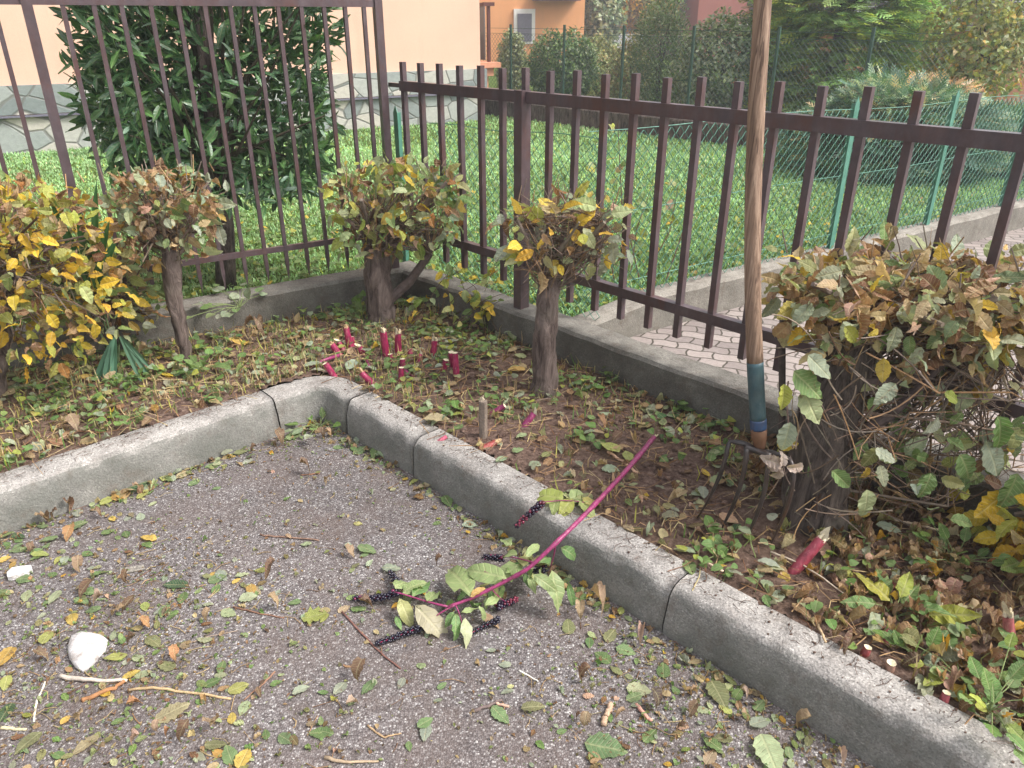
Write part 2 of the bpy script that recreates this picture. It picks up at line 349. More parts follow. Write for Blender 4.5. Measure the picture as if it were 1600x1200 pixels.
def basis(dirs, norms, scale, wscale=1.0):
    y = unit(dirs); x = unit(np.cross(y, norms)); z = np.cross(x, y)
    s = np.asarray(scale).reshape(-1, 1)
    return np.stack([x*s*wscale, y*s, z*s], axis=-1)
def rdir(n, zb=0.0, zs=1.0):
    d = rng.normal(size=(n, 3)); d[:, 2] = d[:, 2]*zs+zb; return unit(d)
PAL = {k: np.array(v) for k, v in dict(
    yellow=(.66,.43,.035), gold=(.60,.34,.03), lime=(.40,.42,.07), pale=(.38,.43,.22), green=(.13,.24,.055), mid=(.17,.27,.09),
    dgreen=(.05,.12,.04), grey=(.33,.38,.27), brown=(.20,.10,.05), tan=(.40,.25,.13), pink=(.50,.31,.22), dark=(.09,.05,.032),
    orange=(.46,.20,.06), straw=(.50,.38,.20), lawn=(.25,.35,.14), bark=(.21,.165,.13), blue=(.10,.17,.135), olive=(.22,.23,.08)).items()}
def cols(weights, n, var=.18):
    ks = list(weights); p = np.array([weights[k] for k in ks], float); p /= p.sum()
    i = rng.choice(len(ks), n, p=p); C = np.array([PAL[k] for k in ks])[i]
    j = rng.choice(len(ks), n, p=p); C2 = np.array([PAL[k] for k in ks])[j]
    f = rng.random((n, 1))*.35; C = C*(1-f)+C2*f
    return np.clip(C*(1+U(-var, var, (n, 1)))*(1+U(-.06, .06, (n, 3))), .005, .9), i
def scatter(geo, tl, pos, dirs, norms, size, colr, wscale=1.0):
    k = rng.integers(0, len(tl), len(pos)); Mx = basis(dirs, norms, size, wscale)
    for q in range(len(tl)):
        s = k == q; geo.inst(tl[q], Mx[s], pos[s], colr[s])

# ------------------------------------------------------------------ plan of the place
ZK, ZS, ZWA, ZWC, ZL, ZB = .14, .13, .27, .32, .235, .165
KL0, KR0 = np.array([-.857, 2.498]), np.array([-.619, 2.498])
dKL, dKR = adir(42.6), adir(-45.7)
APEX = np.array([-.731, 2.612]); nKL, nKR = left(dKL), left(dKR)     # pointing into the bed
dA, dB, dC = adir(-46.5), adir(32), adir(34)
COR = np.array([-.538, 3.666]); nA, nB, nC = left(dA), left(dB), left(dC)
pFA = np.array([-.4847, 3.7114]); pFB = COR+nB*.06       # fence lines
WF = pFA - nA*.075                                        # front face of the right wall
JC = at_z(1110, 443, ZWC)[:2]                             # a point on front top edge of the mesh fence wall
def sd(p, p0, n): return (np.asarray(p)-p0) @ n
def isect(p, d, q, e):
    A = np.array([[d[0], -e[0]], [d[1], -e[1]]]); t = np.linalg.solve(A, q-p); return p+d*t[0]
JUN = isect(WF+nA*.14, dA, JC, dC)                        # wall C meets back of wall A
CORF = isect(WF, dA, COR-nB*.0, dB)                       # front corner of the walls
WB0 = COR
def soil_z(x, y):
    h = .014*nz(x, y, 1.3, 3.1)+.010*nz(x, y, 4.1, 9.0)+.005*nz(x, y, 7.7, 26.0)
    return ZS+.004+h*.9
def in_bed(p):
    p = np.asarray(p); a = (p-APEX) @ nKL; b = (p-APEX) @ nKR
    return (~((a < .125) & (b < .125))) & ((p-WF) @ nA < .01) & ((p-WB0) @ nB < .01)
def on_asphalt(p):
    p = np.asarray(p); return ((p-APEX) @ nKL < -.004) & ((p-APEX) @ nKR < -.004)
def on_lawn(p):
    p = np.asarray(p); a = (p-WF) @ nA; b = (p-WB0) @ nB
    return ((b > .14) | (a > .14)) & ~((a < .14) & (b < .14)) & (((p-JC) @ nC > .13) | (((p-WF-nA*.14) @ nA < 0) & (b > .14)) )
FAR0 = at_z(1240, 237, ZL)[:2]; dF = adir(-46.4); nF = left(dF)
H0 = at_z(60, 236, ZL)[:2]; H1 = at_z(757, 186, ZL)[:2]; dH = unit(H1-H0); nH = left(dH)

# ------------------------------------------------------------------ ground sheets
g = Geo(); g.poly([(-90, -90), (90, -90), (90, 120), (-90, 120)], -.06); tag(g.build('ground', M['ground']), kind='structure')
g = Geo(); g.poly([APEX+dKL*0-np.array([0, -.03]), APEX-dKL*9+nKL*.03, (-6.5, -5), (6.5, -5), APEX+dKR*9+nKR*.03], 0.0); tag(g.build('asphalt_pavement', M['asphalt']), kind='structure')
g = Geo(); jb = JUN; far = JC+dC*16
g.poly([isect(WF+nA*.05, dA, JC+nC*.05, dC), WF+nA*.05+dA*12, WF+dA*12+dC*16, far+nC*.05], ZB); tag(g.build('paved_path', M['paver']), kind='structure')
g = Geo(); B0 = WB0-dB*9+nB*.07
g.poly([B0, COR+nB*.07+nA*.03, JUN+nC*.05, JC+dC*16+nC*.05, JC+dC*16+nC*16, B0+nB*22], ZL-.01); tag(g.build('lawn_earth', M['lawn']), kind='structure')
# bed soil height field
g = Geo(); st = .028; xs = np.arange(-4.2, 4.2, st); ys = np.arange(-.9, 4.0, st)
ok = {}; V = []; Lp = []
def vid(i, j):
    if (i, j) not in ok: ok[(i, j)] = len(V); V.append((xs[i], ys[j], soil_z(xs[i], ys[j])))
    return ok[(i, j)]
XX, YY = np.meshgrid(xs+st/2, ys+st/2, indexing='ij'); mk = in_bed(np.stack([XX.ravel(), YY.ravel()], 1)).reshape(XX.shape)
for i in range(len(xs)-1):
    for j in range(len(ys)-1):
        if mk[i, j]: Lp += [vid(i, j), vid(i+1, j), vid(i+1, j+1), vid(i, j+1)]
g.add(V, Lp, [4]*(len(Lp)//4)); tag(g.build('soil_bed', M['soil'], smooth=True), kind='structure')

# ------------------------------------------------------------------ kerb stones
prof = [(0, -.05), (.002, .02), (.010, .075), (.016, .108), (.022, .124), (.032, .135), (.048, .140), (.085, .1405), (.122, .140), (.130, .134), (.132, -.05)]
def kerb(path, norms, label):
    g = Geo(); V = []
    for k, (p, n) in enumerate(zip(path, norms)):
        endf = 1.0 if 0 < k < len(path)-1 else 0.0
        for (o, z) in prof:
            j = .0035*mnoise.noise(Vector((p[0]*14, p[1]*14, z*30)))+.014*min(0, mnoise.noise(Vector((p[0]*6, p[1]*6, z*11+4)))+.30)+.005*mnoise.noise(Vector((p[0]*30, p[1]*30, z*40)))
            q = p+n*(o-(j if z > 0 else 0)+ (0.004*(1-endf))); V.append((q[0], q[1], z+(j-.004*(1-endf) if z > .1 else 0)))
    m_ = len(prof); L = []; S = []
    for k in range(len(path)-1):
        for i in range(m_-1): L += [k*m_+i, k*m_+i+1, (k+1)*m_+i+1, (k+1)*m_+i]; S.append(4)
    L += list(range(m_)); S.append(m_); L += [(len(path)-1)*m_+i for i in range(m_-1, -1, -1)]; S.append(m_)
    V = np.array(V); L = np.array(L)
    g.add(V, L, S); o = g.build('kerb_stone', M['kerb'], smooth=True)
    tag(o, label, 'kerb stone', 'concrete kerb stones edging the planting bed'); return o
def straight(p0, d, n, a, b):
    ts = np.linspace(a, b, max(3, int(abs(b-a)/.022))); return [p0+d*t for t in ts], [n]*len(ts)
sL = float((KL0-APEX) @ dKL); sR = float((KR0-APEX) @ dKR)
kerb(*straight(APEX, dKL, nKL, sL-1.0, sL-.001), 'long grey kerb stone on the left, running out of the left edge')
kerb(*straight(APEX, dKL, nKL, sL-2.01, sL-1.008), 'kerb stone beyond the long left one, outside the photo edge')
kerb(*straight(APEX, dKR, nKR, sR+.001, sR+.399), 'short kerb stone just right of the inner corner, with a whitish chipped top')
kerb(*straight(APEX, dKR, nKR, sR+.402, sR+1.424), 'long kerb stone crossed by the cut pokeweed branch')
kerb(*straight(APEX, dKR, nKR, sR+1.427, sR+2.9), 'nearest kerb stone at bottom right, scratched and mossy on its side')
kerb(*straight(APEX, dKR, nKR, sR+2.91, sR+4.2), 'kerb stone past the bottom right edge of the photo')
pth = []; nr = []
for t in np.linspace(sL+.004, -.05, 7): pth.append(APEX+dKL*t); nr.append(nKL)
aL, aR = math.atan2(nKL[1], nKL[0]), math.atan2(nKR[1], nKR[0])
c0 = APEX+dKL*-.05; c1 = APEX+dKR*.05
for t in np.linspace(.12, .88, 7):
    q = (1-t)**2*c0+2*t*(1-t)*APEX+t*t*c1; a = aL+(aR-aL)*t; pth.append(q); nr.append(np.array([math.cos(a), math.sin(a)]))
for t in np.linspace(.05, sR-.004, 7): pth.append(APEX+dKR*t); nr.append(nKR)
kerb(pth, nr, 'rounded corner kerb stone where the two kerb lines meet')

# ------------------------------------------------------------------ low walls
def wall(name, p0, d, n, a, b, th, z0, z1, mat, label, dip=0.0):
    g = Geo(); ts = np.arange(a, b+.03, .05); ring = [(0, z0), (0, (z0+z1)/2), (.0, z1-.012), (.012, z1), (th/2, z1+.002), (th-.012, z1), (th, z1-.012), (th, z0)]
    V = []
    for k, t in enumerate(ts):
        for (o, z) in ring:
            p = p0+d*t; j = .006*mnoise.noise(Vector((p[0]*8, p[1]*8, z*12)))
            V.append((*(p+n*(o+j)), z+(j*.8 if z > z0 else 0)-(dip*max(0, 1-(t-a)/.45) if z > (z0+z1)/2 else 0)))
    m_ = len(ring); L = []; S = []
    for k in range(len(ts)-1):
        for i in range(m_-1): L += [k*m_+i, k*m_+i+1, (k+1)*m_+i+1, (k+1)*m_+i]; S.append(4)
    L += list(range(m_)); S.append(m_); L += [(len(ts)-1)*m_+i for i in range(m_-1, -1, -1)]; S.append(m_)
    g.add(V, L, S); o = g.build(name, mat, smooth=False); return tag(o, label, 'low wall')
wall('low_wall', WF, dA, nA, -.02, 9, .14, 0, ZWA, M['wallside'], 'low weathered concrete wall under the brown picket fence on the right of the bed')
wall('low_wall', WB0+dB*0, dB, nB, -8, .09, .14, 0, ZWA+.004, M['wallside'], 'low mossy concrete wall under the tall spiked fence at the back left')
wall('low_wall', JC, dC, nC, float((JUN-JC) @ dC)-.06, 14, .125, .05, ZWC, M['wall'], 'low pale concrete wall under the green mesh fence beside the paved path', dip=.058)

# ------------------------------------------------------------------ brown fences
def at_fence(p, d, s, z, off=0.0): q = p+d*s+left(d)*off; return np.array([q[0], q[1], z])
SPA = .1312
tA = thing('picket_fence', v3(pFA+dA*.8, ZWA), 'waist high brown metal picket fence with open bar tops on the right', 'fence')
g = Geo(); g.beam(at_fence(pFA, dA, -.02, 1.122), at_fence(pFA, dA, 5.2, 1.137), .034, .042); g.build('top_rail', M['brown'], tA)
g = Geo(); g.beam(at_fence(pFA, dA, -.05, .468), at_fence(pFA, dA, 5.2, .468), .03, .036); g.build('bottom_rail', M['brown'], tA)
g = Geo(); g.beam(at_fence(pFA, dA, -.115, 1.122), at_fence(pFA, dA, -.02, 1.122), .018, .018); g.build('rail_stub', M['brown'], tA)
for k in range(40):
    s = -.006+SPA*k+.002*math.sin(k*5.1)
    if k == 6: pass
    g = Geo(); z1 = 1.222+.004*math.sin(k*3.3)+.0006*k; g.box(v3(pFA+dA*s, (z1+.36)/2), .022, .022, z1-.36, dA); g.build('bar', M['brown'], tA)
for s in (.775, 2.92, 5.1):
    g = Geo(); g.box(v3(pFA+dA*s-nA*.012, (1.138+.26)/2+.006), .044, .050, 1.15-.26, dA); g.build('post', M['brown'], tA)
tB = thing('spiked_fence', v3(pFB-dB*.7, ZWA), 'tall brown metal fence with thin bars ending in spikes on the left', 'fence')
for z, h in ((1.455, .028), (.452, .024)):
    g = Geo(); g.beam(at_fence(pFB, dB, -4.8, z), at_fence(pFB, dB, -.02, z), .02, h); g.build('rail', M['brown'], tB)
sB = [-1.227, -1.126, -1.034, -.933, -.835, -.737, -.641, -.547, -.451, -.355, -.258, -.165, -.080] + [-1.338-.1*k for k in range(1, 34)]
for k, s in enumerate(sB):
    g = Geo(); a = at_fence(pFB, dB, s, .30); b = at_fence(pFB, dB, s, 1.66)
    g.box(v3(pFB+dB*s, (1.60+.38)/2), .016, .016, 1.60-.38, dB)
    g.add([v3(pFB+dB*(s+i*.008)+nB*j*.008, .38) for i, j in ((-1,-1),(1,-1),(1,1),(-1,1))]+[v3(pFB+dB*s, .298+.004*math.sin(k*7))], [0,1,4, 1,2,4, 2,3,4, 3,0,4], [3]*4)
    g.add([v3(pFB+dB*(s+i*.008)+nB*j*.008, 1.60) for i, j in ((-1,-1),(1,-1),(1,1),(-1,1))]+[v3(pFB+dB*s, 1.68)], [0,1,4, 1,2,4, 2,3,4, 3,0,4], [3]*4)
    g.build('bar', M['brown'], tB)
for s in (-.016, -1.338, -3.35):
    g = Geo(); g.box(v3(pFB+dB*s, (1.75+.25)/2), .034, .034, 1.5, dB); g.build('post', M['brown'], tB)

# ------------------------------------------------------------------ green mesh fences
def chain(geo, p0, d, s0, s1, zb, zt, cell=.050, r=.0021):
    h_ = cell/2; n = int((s1-s0)/h_)
    for i in range(n):
        sc = s0+(i+.5)*h_; z = zb(sc); zt_ = zt(sc); k = 0; pts = []
        while z < zt_+1e-6:
            side = 1 if (k+i) % 2 else -1
            q = p0+d*(sc+side*h_/2)+left(d)*side*.0015; pts.append((q[0], q[1], z)); z += cell/2; k += 1
        if len(pts) > 2:
            P_ = np.array(pts)+np.column_stack([U(-.0012, .0012, (len(pts), 2)), U(-.001, .001, len(pts))]); geo.tube(P_, r, 4, cap=False, ref=np.array([*left(d), 0.]))
def tee_post(geo, p, d, z0, z1):
    geo.box(v3(p, (z0+z1)/2), .034, .005, z1-z0, d); geo.box(v3(p+left(d)*.0155, (z0+z1)/2), .005, .026, z1-z0, d)
    geo.add([v3(p+d*i*.017+left(d)*j*.0025, z1) for i, j in ((-1,-1),(1,-1),(1,1),(-1,1))]+[v3(p, z1+.035)], [0,1,4, 1,2,4, 2,3,4, 3,0,4], [3]*4)
pMC = JC+nC*.06; s_j = float((JUN-pMC) @ dC)-.02
tM = thing('mesh_fence', v3(pMC+dC*1, ZWC), 'low green chain link fence on the pale concrete wall by the path', 'fence')
topz = lambda s: 1.015-.012*s+.008*math.sin(s*3.4)
g = Geo(); chain(g, pMC, dC, s_j, 8.0, lambda s: ZWC+.01, topz); g.build('wire_mesh', M['green'], tM)
g = Geo()
for zf in (1.0, .67, .36):
    g.tube([v3(pMC+dC*s, ZWC+.02+(topz(s)-ZWC-.02)*((zf-.3)/.7)) for s in np.linspace(s_j, 8, 40)], .0018, 4)
g.build('tension_wire', M['green'], tM)
base_px = ((1120, 418), (1298, 382), (1449, 345), (1566, 318)); ss = []
for u, v in base_px:
    r_ = ray(u, v)[:2]; q = isect(np.zeros(2), r_, pMC, dC); ss.append(float((q-pMC) @ dC))
ss += [ss[-1]+.86*k for k in range(1, 6)]
for s in ss: g = Geo(); tee_post(g, pMC+dC*s-nC*.006, dC, ZWC-.02, 1.035-.008*s); g.build('post', M['green'], tM)
# the return along the back of the picket fence
pM2 = WF+nA*.165; e1 = float((JUN-pM2) @ dA)+.02
t2 = thing('mesh_fence', v3(pM2+dA*.5, ZL), 'green chain link fence close behind the picket fence, between corner post and path wall', 'fence')
tz2 = lambda s: .955+.035*s+.006*math.sin(s*9)
g = Geo(); chain(g, pM2, dA, .08, e1, lambda s: ZL+.01, tz2, r=.0019); g.build('wire_mesh', M['green'], t2)
g = Geo(); g.tube([v3(pM2+dA*s, tz2(s)) for s in np.linspace(.05, e1, 10)], .0018, 4); g.build('tension_wire', M['green'], t2)
g = Geo(); q = isect(np.zeros(2), ray(622, 240)[:2], pM2, dA); tee_post(g, q, dA, ZL-.02, .985); g.build('post', M['green'], t2)
# far fence and its dark base wall
t3 = thing('mesh_fence', v3(FAR0, ZL), 'tall dark green chain link fence at the far end of the lawn', 'fence')
g = Geo(); chain(g, FAR0+nF*.08, dF, -5.0, 1.2, lambda s: .40, lambda s: 1.22, cell=.058, r=.0022); g.build('wire_mesh', M['dgreen'], t3)
g = Geo()
for z in (1.22, 1.28, .8): g.tube([v3(FAR0+nF*.08+dF*s, z) for s in (-5, -2, 1.2)], .0022, 4)
g.build('tension_wire', M['dgreen'], t3)
for u in (798, 880, 971, 1078, 1208, 1352):
    q = isect(np.zeros(2), ray(u, 120)[:2], FAR0+nF*.075, dF); g = Geo(); g.box(v3(q, .8), .026, .02, 1.05, dF); g.build('post', M['dgreen'], t3)
wall('low_wall', FAR0, dF, nF, -5.4, 3.6, .16, 0, .42, M['dbark'], 'dark low wall along the far end of the lawn below the tall mesh')

# ------------------------------------------------------------------ house with stone plinth
W = 10.5; D = 9.0
hs_ = thing('peach_house', v3(H1, ZL), 'peach rendered house with grey green stone plinth behind the tall fence', 'house')
c2 = H1-dH*W/2+nH*D/2
g = Geo(); g.box(v3(c2, 3.2), W-.06, D-.06, 6.0, dH); g.build('wall', M['peach'], hs_)
def clad(z0, z1, off):
    g = Geo(); P0 = H1-dH*W; a = P0-nH*off-dH*off; b = H1-nH*off+dH*off; c = H1+nH*D+dH*off; d_ = P0+nH*D-dH*off
    g.prism([a, b, c, d_], z0, z1)
    o = g.build('stone_plinth', M['cladding'], hs_)
    me = o.data; uvl = me.uv_layers[0].data
    for p in me.polygons:
        for li in p.loop_indices:
            co = me.vertices[me.loops[li].vertex_index].co+hs_.location
            s_ = (co.x-H1[0])*dH[0]+(co.y-H1[1])*dH[1]; t_ = (co.x-H1[0])*nH[0]+(co.y-H1[1])*nH[1]
            uvl[li].uv = (s_+t_*1.0, co.z)
clad(-.02, .545, .0); clad(.575, .83, .03)
g = Geo(); g.beam(v3(H1-dH*W-nH*.035, .56), v3(H1-nH*.035, .56), .02, .018); g.build('drip_rail', M['shutter'], hs_)
g = Geo(); g.prism([H1-dH*(W+.5)-nH*.5, H1+dH*.5-nH*.5, H1+dH*.5+nH*(D+.5), H1-dH*(W+.5)+nH*(D+.5)], 6.2, 6.4); g.build('roof', M['roof'], hs_)
# glazed porch on its far side: sill, frame, pane
sp = H1+dH*.06+nH*.55
g = Geo(); g.box(v3(sp+dH*.10, .86), .30, .9, .06, dH); g.box(v3(sp+dH*.06, .78), .22, .8, .10, dH); g.box(v3(sp+dH*.04, .66), .16, .7, .14, dH); g.build('porch_sill', M['salmon'], hs_)
g = Geo()
for o_ in (.0, .14):
    g.box(v3(sp+dH*.16+nH*(o_*2-.3), 1.22), .035, .035, .66, dH)
g.beam(v3(sp+dH*.16-nH*.42, 1.55), v3(sp+dH*.16+nH*.42, 1.55), .04, .04); g.beam(v3(sp+dH*.02-nH*.42, 1.55), v3(sp+dH*.16-nH*.42, 1.55), .04, .04)
pf = g.build('porch_frame', M['frame'], hs_)
g = Geo(); g.box(v3(sp+dH*.165+nH*.1, 1.22), .008, .6, .62, dH); g.build('porch_pane', M['glass'], hs_)

# ------------------------------------------------------------------ distant houses
def flat_house(name, u0, u1, vt, Y, h, dep, mat, label, ang=8):
    a = at_y(u0, 60, Y)[:2]; b = at_y(u1, 60, Y)[:2]; w = np.linalg.norm(b-a); d = adir(ang); a2 = b-d*w
    t = thing(name, v3((a2+b)/2, 0), label, 'house'); g = Geo(); g.box(v3((a2+b)/2+left(d)*dep/2, h/2-.6), w, dep, h+1.2, d); g.build('wall', mat, t)
    g = Geo(); c = (a2+b)/2+left(d)*dep/2; g.box(v3(c, h+.12), w+.8, dep+.8, .22, d); g.box(v3(c, h+.72), w+.6, dep+.6, 1.0, d, taper=.25); g.build('roof', M['roof'], t)
    return t, a2, b, d
tO, a, b, d = flat_house('orange_house', 640, 912, 0, 24, 5.5, 8, M['orange'], 'bright orange house with a white framed grey shuttered window')
wz0, wz1 = at_y(820, 68, 24)[2], at_y(820, 14, 24)[2]; wc = isect(np.zeros(2), ray(819, 40)[:2], a, d); n_ = left(d)
g = Geo(); g.box(v3(wc-n_*.03, (wz0+wz1)/2), .60, .08, wz1-wz0, d); wf = g.build('window_frame', M['trim'], tO)
g = Geo(); g.box(v3(wc-n_*.075, (wz0+wz1)/2-.03), .40, .04, wz1-wz0-.18, d); g.build('shutter', M['shutter'], wf)
wc2 = isect(np.zeros(2), ray(866, 0)[:2], a, d); g = Geo(); g.box(v3(wc2-n_*.3, at_y(866, 1, 24)[2]+.10), 1.25, .6, .22, d); g.build('balcony_slab', M['frame'], tO)
flat_house('red_house', 1078, 1300, 0, 30, 5.0, 8, M['red'], 'dull brick red house wall behind the grey green shrubs')
tG = thing('garage', at_y(1380, 90, 12.5)*np.array([1, 1, 0]), 'low salmon outbuilding with grey tiled roof behind the big conifer', 'outbuilding')
ga, gb = at_y(1195, 90, 12.6)[:2], at_y(1680, 90, 12.0)[:2]; gd = unit(gb-ga); gn = left(gd); gc = (ga+gb)/2+gn*2
L_ = np.linalg.norm(gb-ga); zt = at_y(1450, 48, 12.3)[2]
g = Geo(); g.box(v3(gc, zt/2), L_, 4, zt, gd); g.build('wall', M['salmon'], tG)
g = Geo(); g.box(v3(gc, zt+.03), L_+.3, 4.3, .06, gd); g.build('eave', M['trim'], tG)
g = Geo()
for k in range(6): g.box(v3(gc-gn*(2.1-.33*k)+gn*.0, zt+.085+.07*k), L_+.35, .36, .05, gd)
g.build('roof', M['roof'], tG)
# small parked car half hidden between the shrubs
cc = at_y(954, 62, 32); cd = adir(97)
tK = thing('parked_car', (cc[0], cc[1], 0), 'white parked car glimpsed far off between the shrubs', 'car')
g = Geo(); g.box(v3(cc[:2], .62), 3.6, 1.6, .5, cd, taper=.97); g.box(v3(cc[:2], 1.06), 2.2, 1.45, .42, cd, taper=.72); g.build('body', M['carwhite'], tK)
g = Geo(); g.box(v3(cc[:2]-left(cd)*.02, 1.04), 1.9, 1.42, .30, cd, taper=.8); g.build('window', M['glass'], tK)
for i in (-1, 1):
    for j in (-1, 1):
        g = Geo(); q = cc[:2]+cd*i*1.15+left(cd)*j*.72; g.tube([v3(q-left(cd)*.09, .32), v3(q+left(cd)*.09, .32)], .31, 16); g.build('wheel', M['dark'], tK)

hz = Geo(); hz.box((0, 15, 4.7), 190, 220, 11.6, (1, 0)); hzo = hz.build('haze', M['glass'])
hm = bpy.data.materials.new('haze_air'); hm.use_nodes = True; nt_ = hm.node_tree; nt_.nodes.clear(); ho = nt_.nodes.new('ShaderNodeOutputMaterial'); hv = nt_.nodes.new('ShaderNodeVolumePrincipled')
hv.inputs['Density'].default_value = .0060; hv.inputs['Color'].default_value = (.94, .95, 1, 1); hv.inputs['Anisotropy'].default_value = .3; nt_.links.new(hv.outputs[0], ho.inputs['Volume'])
hzo.data.materials.clear(); hzo.data.materials.append(hm); tag(hzo, kind='stuff')

# ------------------------------------------------------------------ background shrubs and trees
def ell_pts(n, c, r, shell=.55, flat=1.0):
    d = rdir(n); rad = (shell+(1-shell)*rng.random(n)**.6)
    bump = np.array([1+.22*mnoise.noise(Vector(q*2.3)+Vector((c[0], c[1], 0)))+.10*mnoise.noise(Vector(q*6)+Vector((c[0], 3, 0))) for q in d])
    rad *= bump; return np.asarray(c)+d*np.asarray(r)*rad[:, None], d
def limbs(name, parent, base, c, r, n=9, col=(.07,.05,.035), r0=.03):
    g = Geo(); base = np.asarray(base, float); top = np.asarray(c, float)+np.array([0, 0, r[2]*.3])
    g.tube([base, base*.6+top*.4+np.array([.02, .01, 0]), top], [r0, r0*.7, r0*.3], 8, col, bump=.08)
    for k in range(n):
        t = U(.15, .8); s = base*(1-t)+top*t; d = rdir(1, .3)[0]; e = np.asarray(c)+d*np.asarray(r)*.8
        g.tube([s, (s+e)/2+rdir(1)[0]*.04, e], [r0*.4, r0*.25, r0*.08], 5, col)
    return g.build(name, M['twig'], parent)
def shrub(name, label, cat, c, r, n, size, w, tl=FARLEAF, mat='leaf', group=None, base=None, shell=.5, zb=.35, r0=.03, clump=.45):
    c = np.asarray(c, float); r = np.asarray(r, float); b = np.array([c[0], c[1], ZL-.05]) if base is None else np.asarray(base)
    t = thing(name, b, label, cat, group); limbs('trunk', t, b, c, r, r0=r0)
    P_, d = ell_pts(n, c, r, shell); C_, _ = cols(w, n)
    f = np.array([1+clump*mnoise.noise(Vector(q*(2.2/max(r))*1.2)) for q in P_]); C_ = C_*f[:, None]
    keep = P_[:, 2] > b[2]+.02; P_, d, C_ = P_[keep], d[keep], C_[keep]; n = len(P_)
    g = Geo(); dr = unit(d*.7+rdir(n)*.9+np.array([0, 0, zb])); nm = unit(d*.8+rdir(n)*.7+np.array([0, 0, .5]))
    scatter(g, tl, P_, dr, nm, size*U(.6, 1.25, n), C_); g.build('crown', M[mat], t); return t
def sh(u, v, Y, ru, rv, **k):
    c = at_y(u, v, Y); s = depth(c)/FPX; return c, (ru*s, ru*s*.85, rv*s)
c, r = sh(800, 112, 13.4, 22, 60); shrub('shrub', 'pale grey green shrub beside the peach house corner', 'shrub', c, r, 4200, .07, dict(grey=4, pale=3, olive=2))
c, r = sh(930, 118, 13.6, 46, 56); shrub('shrub', 'light olive loose shrub right behind the round dark bush', 'shrub', c, r, 4200, .075, dict(pale=4, olive=3, straw=1))
c, r = sh(878, 108, 12.3, 56, 56); shrub('shrub', 'round dark green bush in front of the orange house window', 'shrub', c, r, 6500, .065, dict(dgreen=5, green=3, grey=2, mid=1))
c, r = sh(985, 120, 12.6, 30, 60); shrub('shrub', 'thin yellowish brown shrub between the round bush and the grey conifer', 'shrub', c, r, 3000, .06, dict(olive=3, straw=2, brown=1, pale=2))
c, r = sh(1030, 95, 11.6, 46, 98); shrub('shrub', 'tall grey green conical bush behind the far mesh', 'shrub', c, r, 8000, .06, dict(grey=2, dgreen=4, green=3), NARROW)
c, r = sh(1128, 118, 10.6, 78, 92); shrub('shrub', 'wide silvery green leafy bush behind the far mesh', 'shrub', c, r, 10000, .065, dict(grey=6, dgreen=1.5, green=3, pale=2))
c, r = sh(965, 182, 11.0, 52, 26); shrub('shrub', 'low spreading green shrub at the foot of the far fence', 'shrub', c, r, 3000, .06, dict(green=4, olive=3, pale=1), NARROW)
c, r = sh(1085, 188, 9.8, 60, 22); shrub('shrub', 'low dark shrub in front of the far wall', 'shrub', c, r, 2600, .055, dict(dgreen=4, green=3), NARROW)
# far trees closing the view
for (u, Y, ru, rv, v, w, lab) in ((700, 34, 210, 120, -60, dict(dgreen=3, olive=2), 'dark green tree behind the orange house'),
        (935, 27, 40, 78, 8, dict(grey=3, dgreen=3, pale=1), 'greyish fir shaped tree right of the orange house'),
        (985, 36, 60, 60, -5, dict(dgreen=4, dark=2), 'dark tree deep in the gap between the houses'),
        (1012, 31, 62, 48, 2, dict(yellow=3, gold=2, olive=3), 'yellow autumn tree in the gap between the houses'),
        (1060, 40, 70, 90, -60, dict(dgreen=3, olive=2, gold=1), 'olive tree beside the red house'),
        (1230, 40, 150, 110, -70, dict(dgreen=3, green=2), 'large dark tree above the red house roof'),
        (1490, 20, 75, 60, -12, dict(grey=2, green=3, dgreen=2), 'bluish green tree above the grey tiled roof'),
        (1640, 30, 150, 110, -50, dict(green=3, dgreen=3, olive=1), 'broad green tree beyond the right edge')):
    c, r = sh(u, v, Y, ru, rv); shrub('tree', lab, 'tree', c, r, 3400, .20 if Y > 25 else .12, w, base=(c[0], c[1], -.05), r0=.12, clump=.7, group='trees far beyond the gardens')
# conifer with layered sprays
def spray_tpl(seed):
    r_ = np.random.default_rng(seed); V = []; L = []; S = []; UV = []
    for k in range(9):
        y0 = .08+.1*k; s = 1 if k % 2 else -1; a = math.radians(38)*s; ln = .42*(1-.65*k/9)*r_.uniform(.8, 1.2)
        d = np.array([math.sin(a), math.cos(a), r_.uniform(-.15, .25)]); o = np.array([0, y0, -.05*k/9]); pd = np.array([d[1], -d[0], 0])*.035
        i = len(V); V += [o-pd*.6, o+d*ln*.6-pd, o+d*ln, o+d*ln*.6+pd, o+pd*.6]; L += [i, i+1, i+2, i+3, i+4]; S.append(5); UV += [(.5, .5)]*5
    i = len(V); V += [np.array([-.015, 0, 0]), np.array([.015, 0, 0]), np.array([0, 1, -.05])]; L += [i, i+1, i+2]; S.append(3); UV += [(.5, .5)]*3
    return (np.array(V), np.array(L), np.array(S), np.array(UV))
SPRAY = [spray_tpl(i) for i in range(5)]
